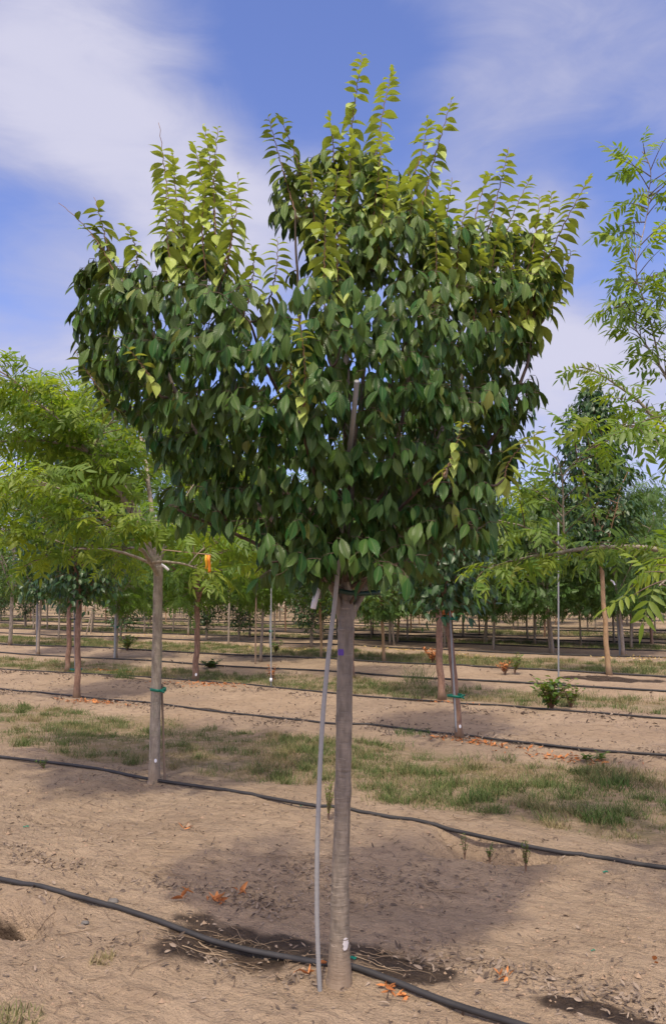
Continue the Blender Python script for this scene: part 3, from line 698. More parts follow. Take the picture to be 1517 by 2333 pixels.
def put_tree(kind, v, x, y, label, group, bark='p', s=1., rz=0., lean=0., thick=1.):
    tm, cm = PR[kind][v % 2]
    o = thing(NAMEK[kind], label, 'tree', (x, y, gz(x, y)), group); o.rotation_euler = (0, lean, rz*0); o.scale = (s, s, s)
    a = link('trunk', tm, o); a.material_slots[0].link = 'OBJECT'; a.material_slots[0].material = BK[bark]; a.rotation_euler = (0, 0, rz); a.scale = (thick, thick, 1)
    c = link('crown', cm, o); c.rotation_euler = (0, 0, rz)
    return o
TREES = [ # px, py, kind, variant, bark, scale, lean(deg), thick, label
 (177, 1591, 'dark', 1, 'r', 1.0, -1, .95, 'dark leaved tree with knobbly reddish trunk and conduit stake, left of lichen grey trunk'),
 (156, 1530, 'dark', 0, 'r', 1.0, 0, 1.1, 'reddish brown trunk tree directly behind the staked knobbly trunk on the left'),
 (443, 1550, 'yellow', 0, 'r', .98, -1, 1.15, 'tree with reddish brown trunk and orange leaf litter at its foot'),
 (1004, 1594, 'dark', 0, 'r', .97, -1, 1.15, 'stout reddish trunk tree just behind and left of the conduit staked leaning tree'),
 (1046, 1684, 'dark', 1, 'r', .93, -4.5, .85, 'dark leaved tree with ringed reddish trunk leaning left, tied to a pale conduit'),
 (1388, 1538, 'pear', 0, 't', 1.25, -2, .8, 'dark oval crowned tree with smooth tan trunk above a dark wet patch'),
 (24, 1470, 'ash', 0, 'g', 1.05, 0, 1.1, 'tree with brown trunk nearest the left edge of the photo'),
 (87, 1491, 'dark', 1, 'p', 1.0, 1, .8, 'slim grey trunk tree with a pair of thin stakes near the left edge'),
 (266, 1500, 'yellow', 1, 'p', .92, 1, .6, 'slim pale tree with stake and two green ties, left of the lichen grey trunk'),
 (594, 1508, 'yellow', 1, 'p', 1.0, 2, .7, 'bent pale trunk tree beside a thin rod, centre left'),
 (732, 1500, 'ash', 0, 't', .95, -2, .75, 'light tan trunk tree just left of the bowed metal pole'),
 (803, 1540, 'ash', 1, 'r', 1.0, 0, 1.0, 'reddish trunk tree half hidden behind the front tree trunk'),
 (875, 1508, 'locust', 1, 't', .98, -3, .85, 'tan trunk tree leaning left, first one right of the front trunk'),
 (1123, 1481, 'locust', 0, 'g', .96, 3, .8, 'dark trunk tree leaning right with feathery low crown, right of the staked leaning tree'),
 (1106, 1466, 'locust', 1, 'g', 1.0, 3, .75, 'feathery tree with dark trunk and stake just behind the right leaning dark trunk'),
 (1258, 1490, 'locust', 0, 'p', 1.05, -3, .85, 'feathery tree with twin pale stems just left of the tall thin pole'),
 (1219, 1469, 'locust', 1, 'p', 1.0, 0, .8, 'feathery tree with straight pale trunk left of the twin stemmed tree'),
 (1322, 1471, 'locust', 0, 'p', 1.0, 0, .6, 'feathery tree with very thin trunk between tall pole and tan trunk'),
 (1416, 1494, 'locust', 1, 'p', 1.08, -4, .9, 'feathery tree with pale trunk leaning left, right of the smooth tan trunk'),
 (1438, 1477, 'locust', 0, 'g', 1.0, 0, .8, 'feathery tree with short straight trunk, second to the right of the smooth tan trunk'),
 (1486, 1466, 'locust', 1, 'r', 1.05, 0, .9, 'feathery tree with dark straight trunk nearest the right edge'),
 (710, 1472, 'bush', 0, 'p', 1.2, 0, .8, 'low bushy dark green tree branched almost to the ground, behind the bowed pole'),
 (545, 1460, 'bush', 1, 'p', 1.08, 0, .7, 'low dark round tree right of the white stemmed one, centre left'),
 (472, 1458, 'bush', 0, 'p', 1.08, 0, .7, 'low dark round tree with whitish stem right of the reddish brown trunk'),
 (276, 1458, 'bush', 1, 'p', 1.2, 0, .7, 'low dark round tree behind the slim pale tree with two green ties'),
 (521, 1462, 'ash', 0, 'p', .9, 0, .55, 'thin pale tree between two low dark round trees'),
 (329, 1442, 'ash', 1, 'p', 1.0, 0, .8, 'pale trunk tree seen just left of the lichen grey trunk'),
 (394, 1442, 'ash', 0, 'p', 1.0, 2, .6, 'thin right leaning pale tree between lichen grey and reddish brown trunks'),
 (625, 1460, 'ash', 1, 'p', 1.0, 0, .6, 'pale trunk tree just right of the rod with white cap'),
 (650, 1440, 'dark', 0, 'r', 1.0, 0, .7, 'brown trunk tree left of the low bushy dark tree'),
 (768, 1456, 'locust', 0, 'p', 1.0, 0, .8, 'pale trunk tree seen between bowed pole and front trunk'),
 (846, 1456, 'locust', 1, 'p', 1.0, 0, .6, 'thin pale tree seen right beside the front trunk'),
 (889, 1469, 'locust', 0, 'p', 1.0, -1, .8, 'pale trunk tree with leaning stake behind the left leaning tan trunk'),
 (928, 1460, 'locust', 1, 'p', .95, 0, .7, 'grey thin trunk tree midway between left leaning tan trunk and stout reddish trunk'),
 (1012, 1474, 'locust', 0, 'p', 1.0, 0, .7, 'pale thin tree in the gap between stout reddish trunk and staked leaning tree'),
 (1053, 1452, 'locust', 1, 'g', 1.0, 0, .8, 'dark trunk tree right behind the conduit staked leaning tree'),
 (59, 1430, 'bush', 0, 'p', 1.3, 0, .8, 'green bushy tree between the two trunks nearest the left edge'),
 (134, 1457, 'ash', 1, 'p', 1.0, 0, .6, 'thin pale tree just left of the reddish trunks on the left'),
 (82, 1445, 'ash', 0, 'p', 1.0, 0, .6, 'thin pale tree behind the slim grey trunk near the left edge'),
 (108, 1434, 'dark', 0, 'g', 1.0, 0, .7, 'brown trunk tree second to the left of the reddish trunks'),
 (212, 1438, 'ash', 1, 'p', 1.0, 0, .6, 'pale thin tree propped by crossing slanted stakes'),
]
pal = rs(77)
for px, py, k, v, bk, s, ln, th, lb in TREES:
    p = G3(px, py); put_tree(k, v, p[0], p[1], lb, 'nearer nursery trees in the field', bk, s, pal.rand()*6.28, R(ln), th)

# far rows, tree by tree
cnt = 0; GR = {'locust': 'feathery mid green young tree, one of the many small ones in the far rows',
               'ash': 'loose crowned mid green young tree, one of the many small ones in the far rows', 'dark': 'dark crowned young tree, one of the many small ones in the far rows',
               'bush': 'low round dark young tree, one of the many small ones in the far rows', 'yellow': 'pale yellow green young tree, one of the many small ones in the far rows'}
farpts = []
for ri, t in enumerate(ROWS):
    if t < 22: continue
    for u in np.arange(-140, 200, 2.7 if t < 40 else 3.1):
        uu = u+pal.randn()*.15; x, y = t*RN[0]+uu*RU[0], t*RN[1]+uu*RU[1]
        if y < 24 or abs(x) > y*.44+1.5 or pal.rand() < .1: continue
        farpts.append((np.hypot(x, y), x, y, t))
farpts.sort()
far_stuff = farpts[270:]
for i, (d, x, y, t) in enumerate(farpts[:270]):
    if x < -.1*y: k = ['bush', 'ash', 'ash', 'dark', 'locust'][pal.randint(5)]
    else: k = ['locust', 'locust', 'ash', 'locust', 'dark'][pal.randint(5)]
    if k == 'bush' and pal.rand() < .4: k = 'ash'
    put_tree(k, pal.randint(2), x, y, GR[k], 'distant young trees in the far rows: '+k.replace('ash', 'loose').replace('locust', 'feathery').replace('bush', 'round').replace('yellow', 'pale').replace('dark', 'dark crowned'), 'pptgr'[pal.randint(5)], pal.uniform(.85, 1.05), pal.rand()*6.28, pal.randn()*.02, .75)
print('far', len(farpts))
def far_mass():
    g = rs(9); tr = MB(); cr = MB(); sub = far_stuff[:1400]
    for d, x, y, t in sub:
        h = g.uniform(3.4, 4.3); b = g.uniform(1.1, 1.5)
        tube(tr, np.array([(x, y, 0), (x+g.randn()*.04, y, b+.8)]), [.045, .03], 5, cap=False)
        k = 90; rr = 1.2*g.rand(k)**.4; a = g.rand(k)*6.28; f = g.rand(k); rr = rr*np.sin(pi*np.clip(f, .03, 1)**.8)**.5
        P = np.stack([x+np.cos(a)*rr, y+np.sin(a)*rr, b+f*(h-b)], 1)
        scatter(cr, SML, P, g.randn(k, 3)+[0, 0, -.4], g.randn(k, 3)*.5+[0, 0, 1], g.uniform(.3, .5, k), .25, .2, np.clip(g.rand(k), 0, 1), 0.)
    o = tr.build('distant_tree_rows', [M_barkpale]); tag(o, 'mass of tiny pale trunks and crowns in the farthest rows at the horizon', 'tree rows', kind='stuff')
    c = cr.build('crown', M_loc, o); c['kind'] = 'stuff'
far_mass()

# ------------------------------------------------------------ stakes, poles, ties
def pole(px0, py0, px1, py1, rad, mat, label, name='metal_stake', dY=0., group=None, Yb=None, cat='stake', curve=0., cap=None, bury=.05):
    a = G3(px0, py0) if Yb is None else unp(px0, py0, Yb); b = unp(px1, py1, a[1]+dY); o_ = a.copy()
    mid = (a+b)/2+np.array([curve, 0, 0]); a2 = a+(a-b)/np.linalg.norm(a-b)*bury; mb = MB(); tube(mb, spline([a2, mid, b], 24)-o_, rad, 8)
    if cap:
        root = thing(name, label, cat, o_, group); mb.build('rod', mat, root)
        m2 = MB(); z = b-o_ if cap == 'top' else (a+(b-a)*.06)-o_
        tube(m2, np.array([z-[0, 0, .03], z+[0, 0, .03]]), rad*2.2, 8); m2.build('cap', M_white, root); return root
    o = mb.build(name, mat); o.location = tuple(o_); tag(o, label, cat, group); return o
sc = lambda px, py: pxscale(G3(px, py))
pole(376, 1778, 369, 1560, .009, M_wood, 'weathered wooden stake leaning against the lichen grey trunk', 'wooden_stake', .02)
pole(1039, 1668, 1021, 1330, .010, M_condg, 'pale conduit stake tied along the ringed leaning trunk', Yb=G3(1046, 1681)[1]-.09, bury=.0)
pole(173.5, 1590, 169, 1330, .013, M_condg, 'grey conduit stake tied to the knobbly reddish trunk on the left', Yb=G3(177, 1588)[1]-.09, bury=0)
pole(617.5, 1563, 618, 1335, .010, M_condg, 'thin grey rod with small white sleeve near the ground, no tree beside it', cap='low')
pole(1271.5, 1594, 1271, 1190, .012, M_condg, 'tall thin grey pole standing in the leafy green shrub')
pole(582, 1513, 584, 1330, .018, M_wood, 'straight brown rod left of the bent pale trunk', 'wooden_stake')
pole(616, 1477, 617, 1300, .03, M_condg, 'thick grey pole behind the thin white sleeved rod')
pole(521, 1470, 523, 1345, .028, M_barkpale, 'pale straight stake between the low dark round trees', 'wooden_stake')
pole(262, 1501, 266, 1330, .028, M_condg, 'grey stake paired with the slim pale tree with two green ties')
pole(85, 1488, 87, 1320, .026, M_condg, 'grey stake paired with the slim grey trunk near the left edge')
pole(898, 1471, 887, 1360, .03, M_barkpale, 'pale stake leaning left behind the left leaning tan trunk', 'wooden_stake')
pole(1102, 1467, 1110, 1370, .03, M_barkpale, 'pale stake beside the feathery tree with dark trunk', 'wooden_stake')
pole(1252, 1489, 1245, 1375, .03, M_barkpale, 'pale stake paired with the feathery tree left of the tall thin pole', 'wooden_stake')
pole(1412, 1493, 1404, 1385, .03, M_condg, 'light grey stake along the left leaning pale trunk at right', 'metal_stake')
pole(197, 1446, 215, 1378, .03, M_barkpale, 'slanted prop stake of the pale thin tree, left one', 'wooden_stake')
pole(207, 1444, 214, 1378, .03, M_barkpale, 'slanted prop stake of the pale thin tree, right one', 'wooden_stake')
pole(134, 1456, 137, 1375, .03, M_barkpale, 'thin stake beside the pale tree left of the reddish trunks', 'wooden_stake')

def ring(P, r, wd, mat, label, tail=True, name='tie_tape', axis=(0, 0, 1)):
    P = np.array(P); a = np.linspace(0, 2*pi, 19)[:-1]; V = []
    for s in (-1, 1):
        for q in (r, r+.002):
            V += [P*0+np.array([cos(t)*q, sin(t)*q, s*wd/2+.2*wd*sin(2*t)]) for t in a]
    k = 18; Fc = []
    for i in range(k):
        j = (i+1) % k
        Fc += [(k+i, k+j, 3*k+j, 3*k+i), (j, i, 2*k+i, 2*k+j), (2*k+i, 3*k+i, 3*k+j, 2*k+j), (i, j, k+j, k+i)]
    mb = MB(); mb.add(V, Fc)
    if tail:
        c = np.array([r*.5, -r-.004, 0]); w2 = wd*.8
        for dx, dz, L in ((.9, .35, 2.6), (1, -.4, 2.)):
            e = c+np.array([dx*L*w2, -.01, dz*L*w2]); mb.add([c+[0, 0, w2/2], c-[0, 0, w2/2], e-[0, 0, w2/2], e+[0, 0, w2/2], c+[0, .002, w2/2], c+[0, .002, -w2/2], e+[0, .002, -w2/2], e+[0, .002, w2/2]],
                   [(0, 1, 2, 3), (7, 6, 5, 4), (0, 3, 7, 4), (1, 5, 6, 2), (3, 2, 6, 7), (0, 4, 5, 1)])
    o = mb.build(name, mat); o.location = tuple(P); tag(o, label, 'tie'); return o
Yr = G3(1046, 1681)[1]; Yk = G3(177, 1588)[1]
ring(unp(361, 1571, Yl), .063, .022, M_tie, 'green tie tape holding the wooden stake to the lichen grey trunk')
ring(unp(1036, 1585, Yr-.03), .078, .025, M_tie, 'lower green tie on the ringed leaning trunk')
ring(unp(1021, 1409, Yr-.03), .075, .022, M_tie, 'upper green tie on the ringed leaning trunk')
ring(unp(174, 1525, Yk-.03), .085, .025, M_tie, 'lower green tie on the staked knobbly reddish trunk', False)
ring(unp(173, 1410, Yk-.03), .08, .02, M_tiedk, 'upper dark tie on the staked knobbly reddish trunk', False)
Yp = G3(266, 1500)[1]
ring(unp(266, 1384, Yp), .06, .05, M_tie, 'upper green tie on the slim pale tree left of the lichen grey trunk', False)
ring(unp(265, 1428, Yp), .06, .05, M_tie, 'lower green tie on the slim pale tree left of the lichen grey trunk', False)
ring(unp(617, 1439, G3(616, 1477)[1]), .04, .07, M_tie, 'green sleeve on the thick grey pole', False)
ring(unp(1020.5, 1397, Yr+.0), .058, .05, M_opaint, 'orange tape band on the ringed leaning trunk', False, 'tape_band')
# ribbons and tags
Yo = Yl-1.3
for i, (x, mt, lb) in enumerate(((470.5, M_yel, 'yellow flagging ribbon hanging from a branch of the left feathery tree'), (477, M_orange, 'orange flagging ribbon hanging next to the yellow one'))):
    strip('flagging_ribbon', [unp(x, 1264, Yo), unp(x-1, 1275, Yo-.01), unp(x+.5, 1288, Yo), unp(x-1.5+i*2, 1298-i*0+i*8-2, Yo+.01)], .014+.004*i, mt, lb, 'ribbon', (1, .25, 0))
mbr = MB(); 
pole(404, 1256, 482, 1264, .0035, M_barktan, 'bare tan twig carrying the two flagging ribbons', 'twig', dY=0, Yb=Yl-1.3, cat='twig', bury=.1)
strip('tag_strip', [unp(368, 1286, Yl-.1), unp(376, 1291, Yl-.12), unp(385, 1299, Yl-.12)], .02, M_white, 'pale tag at the fork of the lichen grey tree', 'tag', (.2, 0, 1))
strip('tag_strip', [unp(1390, 1322, G3(1388, 1538)[1]-.1), unp(1396, 1326, G3(1388, 1538)[1]-.15), unp(1400, 1333, G3(1388, 1538)[1]-.15)], .035, M_white, 'short curved white tag on the smooth tan trunk', 'tag', (-.3, 0, 1))
strip('tag_strip', [unp(988, 1327, G3(1004, 1594)[1]-.12), unp(986, 1333, G3(1004, 1594)[1]-.14), unp(986, 1340, G3(1004, 1594)[1]-.15)], .02, M_white, 'small white tag near the top of the stout reddish trunk', 'tag', (1, 0, 0))
def disc(px, py, Y, r, mat, label):
    P = unp(px, py, Y); a = np.arange(14)/14*2*pi; V = [(cos(t)*r, -.002, sin(t)*r*1.5) for t in a]+[(cos(t)*r, .0, sin(t)*r*1.5) for t in a]
    mb = MB(); mb.add(V, [(i, (i+1) % 14, (i+1) % 14+14, i+14) for i in range(14)]); mb.F.append((np.arange(14).reshape(1, -1), 0))
    o = mb.build('trunk_tag', mat, smooth=False); o.location = tuple(P); tag(o, label, 'tag')
disc(355, 1733, Yl-.066, .010, M_white, 'small oval white tag low on the lichen grey trunk')
disc(1047.5, 1655, Yr-.075, .012, M_white, 'small round white tag low on the ringed leaning trunk')
disc(181, 1565, Yk-.075, .014, M_white, 'small round white tag low on the knobbly reddish trunk')
disc(447, 1537, G3(443, 1550)[1]-.11, .018, M_white, 'white dab low on the reddish brown trunk above orange litter')

# ------------------------------------------------------------ hoses
def hose(P2, rad, label, lift=.0, k=9, hw=25):
    P2 = np.array(P2); m = max(60, int(np.linalg.norm(P2[-1]-P2[0])/.06)); m = min(m, 420); Q = spline(P2, m)
    z = gh(Q[:, 0], Q[:, 1]); ker = np.hanning(hw); ker /= ker.sum(); zs = np.convolve(np.pad(z, hw//2, 'edge'), ker, 'valid')
    Z = np.maximum(zs+.006, z+.0)+rad*.7+lift
    V = np.stack([Q[:, 0], Q[:, 1], Z], 1); o_ = V[m//2].copy(); mb = MB(); tube(mb, V-o_, rad, k); o = mb.build('irrigation_hose', M_hose); o.location = tuple(o_)
    tag(o, label, 'hose', 'black irrigation hoses along the rows')
H1 = [(-500, 1900), (-250, 1962), (0, 2023), (150, 2060), (330, 2108), (480, 2155), (620, 2189), (740, 2219), (810, 2230), (900, 2258), (1000, 2294), (1110, 2335), (1260, 2395), (1500, 2490)]
H2 = [(-400, 1690), (-200, 1712), (0, 1736), (200, 1759), (340, 1786), (500, 1811), (700, 1848), (850, 1868), (1000, 1893), (1250, 1945), (1517, 1992), (1800, 2045)]
H3 = [(-300, 1545), (0, 1577), (90, 1584), (190, 1594), (350, 1612), (600, 1642), (760, 1660), (900, 1668), (1050, 1685), (1250, 1710), (1517, 1738), (1900, 1780)]
H4 = [(-200, 1512), (0, 1525), (180, 1537), (440, 1552), (620, 1570), (830, 1590), (1000, 1603), (1150, 1613), (1330, 1633), (1517, 1653), (1800, 1680)]
hl = lambda H: [gpt(a, b)[:2] for a, b in H]
hose(hl(H1), .0125, 'nearest black irrigation hose, running past the foot of the front tree')
hose(hl(H2), .0125, 'black irrigation hose passing the lichen grey trunk and crossing the weedy hollow', hw=61)
hose(hl(H3), .012, 'black irrigation hose passing the foot of the ringed leaning tree')
hose(hl(H4), .012, 'black irrigation hose passing the leafy shrub and the stout reddish trunk')
ordn = ['fifth', 'sixth', 'seventh', 'eighth', 'ninth', 'tenth', 'eleventh', 'twelfth']
g = rs(4)
for i, t in enumerate(ROWS[4:12]):
    us = np.linspace(-25-t*.4, 30+t*.5, 30); tt = t+.09*g.randn(30)
    hose([(a*RN[0]+u*RU[0], a*RN[1]+u*RU[1]) for a, u in zip(tt, us)], .013+.0004*t, 'black irrigation hose of the %s tree row counted from the front' % ordn[i], k=6)

# ------------------------------------------------------------ grass, litter
def grassmat():
    m, n = newmat('grass_blade'); at = lambda k: n.new('ShaderNodeAttribute', attribute_name=k).outputs['Fac']
    c = n.mix(at('young'), n.mix(at('rnd'), (.34, .27, .14), (.24, .19, .09)), n.mix(at('rnd'), (.04, .095, .022), (.11, .18, .04)))
    b = n.new('ShaderNodeBsdfPrincipled', {'Base Color': c, 'Roughness': .6, 'Specular IOR Level': .25}); t = n.new('ShaderNodeBsdfTranslucent', {'Color': c})
    n.new('ShaderNodeOutputMaterial', {0: n.new('ShaderNodeMixShader', {0: .25, 1: b, 2: t})}); return m
M_grass = grassmat()
BL = (np.array([(-.5, 0, 0), (.5, 0, 0), (.38, .55, 0), (-.38, .55, 0), (.04, 1, 0), (-.04, 1, 0)]), np.array([(0, 1, 2, 3), (3, 2, 4, 5)]), np.zeros((6, 2)))
def blades(mb, x, y, hgt, wd, green, g, lean=.45):
    k = len(x); z = gh(x, y)-.004
    az = g.rand(k)*6.283; d = np.stack([np.cos(az)*lean*g.rand(k), np.sin(az)*lean*g.rand(k), np.ones(k)], 1)
    nn = np.stack([np.cos(az), np.sin(az), np.zeros(k)], 1)*-1+g.randn(k, 3)*.4
    scatter(mb, BL, np.stack([x, y, z], 1), d, nn, hgt, wd, g.uniform(.1, .6, k), g.rand(k), green)
def grass():
    g = rs(12)
    for ai, (a, b) in enumerate(AISLES[:6]):
        if ai == 0: continue
        mb = MB(); c = (a+b)/2
        dens = [0, 2600, 1300, 650, 350, 250][ai]; u0, u1 = -c*.45-3.5, c*1.35+2.
        N = int(dens*(b-a+.3)*(u1-u0)); t = g.uniform(a-.15, b+.15, N); u = g.uniform(u0, u1, N)
        x, y = t*RN[0]+u*RU[0], t*RN[1]+u*RU[1]
        k = np.abs(x) < y*.46+.6; x, y, t, u = x[k], y[k], t[k], u[k]
        wb = .5*fbm(x*1.3, y*1.3, 91, 3); cov = sstep(a-.1, a+.3, t+wb)*sstep(b+.1, b-.3, t+wb)
        pt = fbm(x*2.2, y*2.2, 101, 3); fine = fbm(x*9, y*9, 131, 2); dn = cov*(sstep(-.14, .24, pt+fine*.7) if ai < 3 else sstep(-.42, .22, pt+fine*.6))
        k = g.rand(len(x)) < dn; x, y, pt, fine = x[k], y[k], pt[k], fine[k]; k = len(x)
        gr = sstep(-.12, .25, fbm(x*1.1+5, y*1.1, 151, 3)+fine*.5+.12)
        sz = 1+.28*max(ai-1, 0)
        blades(mb, x, y, g.uniform(.018, .05, k)*sz*(1+.5*np.clip(pt, 0, 1)), .0028*sz*1.4, np.clip(gr*.85+g.randn(k)*.15, 0, 1), g, .9)
        # tufts
        nt = int(44*(b-a)*(u1-u0)/(1+.45*ai)); tx = g.uniform(a, b, nt); ux = g.uniform(u0, u1, nt); X, Y = tx*RN[0]+ux*RU[0], tx*RN[1]+ux*RU[1]
        wb = fbm(X*.9, Y*.9, 171, 3); kk = (g.rand(nt) < sstep(-.2, .35, wb)+.25) & (np.abs(X) < Y*.46+.5); X, Y = X[kk], Y[kk]
        for cx, cy in zip(X, Y):
            q = g.randint(50, 150)//(1+ai//2); rr = g.uniform(.03, .11); px, py = cx+g.randn(q)*rr, cy+g.randn(q)*rr
            gg = g.rand() < .8
            blades(mb, px, py, g.uniform(.03, .08, q)*(1+.15*ai)*g.uniform(.7, 1.3), .0035*sz*1.2, np.clip((.75 if gg else .1)+g.randn(q)*.2, 0, 1), g, .9)
        o = mb.build('grass', M_grass, smooth=False); tag(o, 'dry and green grass strip, number %d from the front, between bare soil beds' % ai, 'grass', kind='stuff')
        print('grass', ai, k)
grass()
def tuft(px, py, q, hgt, rad, label, green=.9, wd=.005, seed=0, name='grass_tuft', cat='grass tuft', lean=.8):
    g = rs(seed+int(px)); p = G3(px, py); mb = MB(); x, y = p[0]+np.clip(g.randn(q), -1.4, 1.4)*rad, p[1]+np.clip(g.randn(q), -1.4, 1.4)*rad
    blades(mb, x, y, g.uniform(.4, 1.1, q)*hgt, wd, np.clip(green+g.randn(q)*.15, 0, 1), g, lean); V = mb.V[0]; V -= p
    o = mb.build(name, M_grass, smooth=False); o.location = tuple(p); tag(o, label, cat)
for px, py, q, h, r, lb, gr in ((285, 1545, 160, .32, .1, 'spiky green grass tuft right of the staked knobbly trunk', .95), (955, 1552, 160, .42, .16, 'tall spiky grass tuft left of the stout reddish trunk', .9),
    (1083, 1822, 260, .09, .085, 'dark green grass tuft below the litter beyond the second hose', 1.), (1365, 1868, 260, .11, .09, 'dark green grass tuft at the near edge of the right grass patch', 1.),
    (940, 1672, 200, .07, .12, 'low bright green weed patch by the third hose', 1.), (0, 2340, 300, .06, .08, 'dry olive grass tuft in the bottom left corner', .45), (1395, 1790, 220, .12, .09, 'leafy green clump in the right grass patch', 1.),
    (1150, 1795, 160, .08, .09, 'green grass clump midway along the right grass patch', .9), (233, 2190, 60, .05, .03, 'small grey dried tuft on the bare soil at left', .05),
    (850, 1695, 150, .05, .05, 'small green grass clump right of the front trunk', .8), (985, 1815, 200, .11, .1, 'pale green grass clump right of the front trunk beyond the second hose', .75)):
    tuft(px, py, q, h, r, lb, gr)

def drymat(name, a, b, rough=.8):
    m, n = newmat(name); rd = n.new('ShaderNodeAttribute', attribute_name='rnd').outputs['Fac']
    c = n.mix(rd, a, b); p = n.new('ShaderNodeBsdfPrincipled', {'Base Color': c, 'Roughness': rough, 'Specular IOR Level': .25}); n.new('ShaderNodeOutputMaterial', {0: p}); return m
M_dry = drymat('dry_leaf_litter', (.08, .058, .044), (.30, .235, .18)); M_orl = drymat('orange_dead_leaf', (.32, .11, .035), (.55, .23, .08)); M_stick = drymat('dry_stick', (.12, .08, .05), (.36, .27, .18))
M_yell = drymat('yellow_fallen_leaf', (.45, .3, .08), (.6, .48, .2))
def flat_leaves(mb, x, y, L, g, tilt=.5, tpl=DRY, lift=.003, curl=.4):
    k = len(x); z = gh(x, y)+lift+g.rand(k)*.006; az = g.rand(k)*6.283
    d = np.stack([np.cos(az), np.sin(az), g.randn(k)*tilt*.5], 1); nn = np.stack([g.randn(k)*tilt, g.randn(k)*tilt, np.ones(k)], 1)
    scatter(mb, tpl, np.stack([x, y, z], 1), d, nn, L, L*g.uniform(.2, .45, k), g.uniform(-curl, curl, k), g.rand(k), 0.)
def litter():
    g = rs(31); mb = MB(); st = MB(); cl = MB()
    def area(t0, t1, u0, u1, N): 
        t = g.uniform(t0, t1, N); u = g.uniform(u0, u1, N); return t*RN[0]+u*RU[0], t*RN[1]+u*RU[1], t, u
    # drift lines beside every near row
    for ri, (r, off, sd, N, L) in enumerate(((2.83, .42, .06, 1000, .028), (2.83, .05, .22, 380, .03), (2.83, .95, .25, 500, .022), (4.83, -.42, .12, 600, .024), (4.83, .1, .22, 800, .028), (7.96, -.05, .16, 1500, .04), (7.96, .5, .3, 500, .04), (10.12, -.15, .2, 2000, .05), (13.15, 0, .3, 500, .06), (15.4, 0, .4, 500, .06))):
        u = g.uniform(-r*.6-3, r*1.4+2, N*3); t = r+off+g.randn(N*3)*sd+.12*fbm(u*.8, u*0, 200+ri, 2)
        x, y = t*RN[0]+u*RU[0], t*RN[1]+u*RU[1]; k = (g.rand(N*3) < sstep(-.05, .3, fbm(x*2.4, y*2.4, 210+ri, 2))) & (np.abs(x) < y*.46+.3); x, y = x[k][:N], y[k][:N]
        flat_leaves(mb, x, y, g.uniform(.5, 1.4, len(x))*L, g, .9)
    x, y, t, u = area(1.0, 5.3, -5, 8, 9500); flat_leaves(mb, x, y, g.uniform(.008, .028, len(x)), g)
    x, y, t, u = area(7.4, 10.8, -8, 16, 3000); flat_leaves(mb, x, y, g.uniform(.02, .045, len(x)), g)
    # bits under the crown
    p = G3(800, 2010); N = 420; x, y = p[0]+g.randn(N)*.42, p[1]+g.randn(N)*.22; flat_leaves(mb, x, y, g.uniform(.012, .04, N), g)
    for cx, cy, N, sx, sy in ((265, 2150, 26, .05, .04), (60, 1935, 60, .12, .04), (690, 1990, 60, .1, .05), (600, 2060, 110, .13, .05), (1000, 2200, 120, .2, .05), (1180, 2200, 100, .2, .05), (1400, 2290, 160, .2, .05), (480, 2190, 70, .12, .04), (690, 2235, 50, .07, .03), (620, 1645, 120, .25, .1), (1240, 1700, 80, .3, .1)):
        p = G3(cx, cy); a = g.randn(N)*sx*1.1; b_ = g.randn(N)*sy; x, y = p[0]-a*RU[0]+b_*RN[0], p[1]-a*RU[1]+b_*RN[1]; flat_leaves(mb, x, y, g.uniform(.012, .036, N), g, 1.)
    o = mb.build('leaf_litter', M_dry); tag(o, 'dry grey brown leaf litter strewn over the bare soil', 'leaf litter', kind='stuff')
    # sticks
    def stick(x, y, L, r, az, rnd, bend=.2, z0=.004):
        m = 7; q = np.linspace(-.5, .5, m); px = x+np.cos(az)*q*L-np.sin(az)*bend*L*(q*q)*g.randn(); py = y+np.sin(az)*q*L+np.cos(az)*bend*L*(q*q)*g.randn()
        px += g.randn(m)*.03*L; py += g.randn(m)*.03*L
        z = gh(px, py)+z0+r+np.abs(g.randn())*.02*L*(.5+q); tube(st, np.stack([px, py, z], 1), np.linspace(r, r*.5, m), 4, cap=False, rnd=rnd)
    x, y, t, u = area(1.0, 5.4, -5, 8, 2300)
    for i in range(len(x)): stick(x[i], y[i], g.uniform(.02, .10)*(1+2*(g.rand() < .08)), g.uniform(.0007, .0018), g.rand()*3.14, g.rand()**1.6)
    x, y, t, u = area(7.4, 10.8, -6, 12, 260)
    for i in range(len(x)): stick(x[i], y[i], g.uniform(.05, .2), g.uniform(.002, .003), g.rand()*3.14, g.rand())
    for cx, cy, N, s_ in ((520, 2150, 24, .16), (820, 2200, 14, .1), (870, 2180, 10, .1), (450, 2170, 12, .12), (640, 2190, 14, .1), (330, 1990, 16, .12), (960, 2040, 16, .2), (1100, 1925, 10, .12), (700, 1960, 20, .2)):
        p = G3(cx, cy)
        for i in range(N): stick(p[0]+g.randn()*s_, p[1]+g.randn()*s_*.4, g.uniform(.07, .22), g.uniform(.001, .0025), RANG+pi+g.randn()*.5, g.rand(), .3)
    o = st.build('twig_litter', M_stick); tag(o, 'thin dry twigs and straw bits scattered over the soil', 'twig litter', kind='stuff')
    # clods
    x, y, t, u = area(1.0, 5.4, -5, 8, 12000); k = g.rand(len(x)) < sstep(-.25, .35, fbm(x*2, y*2, 300, 2)); x, y = x[k], y[k]
    oc = np.array([(1, 0, 0), (.3, .9, .1), (-.8, .5, 0), (-.7, -.6, .1), (.4, -.85, 0), (0, 0, .8), (.2, .1, -.5)])
    fc = np.array([(0, 1, 5), (1, 2, 5), (2, 3, 5), (3, 4, 5), (4, 0, 5), (1, 0, 6), (2, 1, 6), (3, 2, 6), (4, 3, 6), (0, 4, 6)])
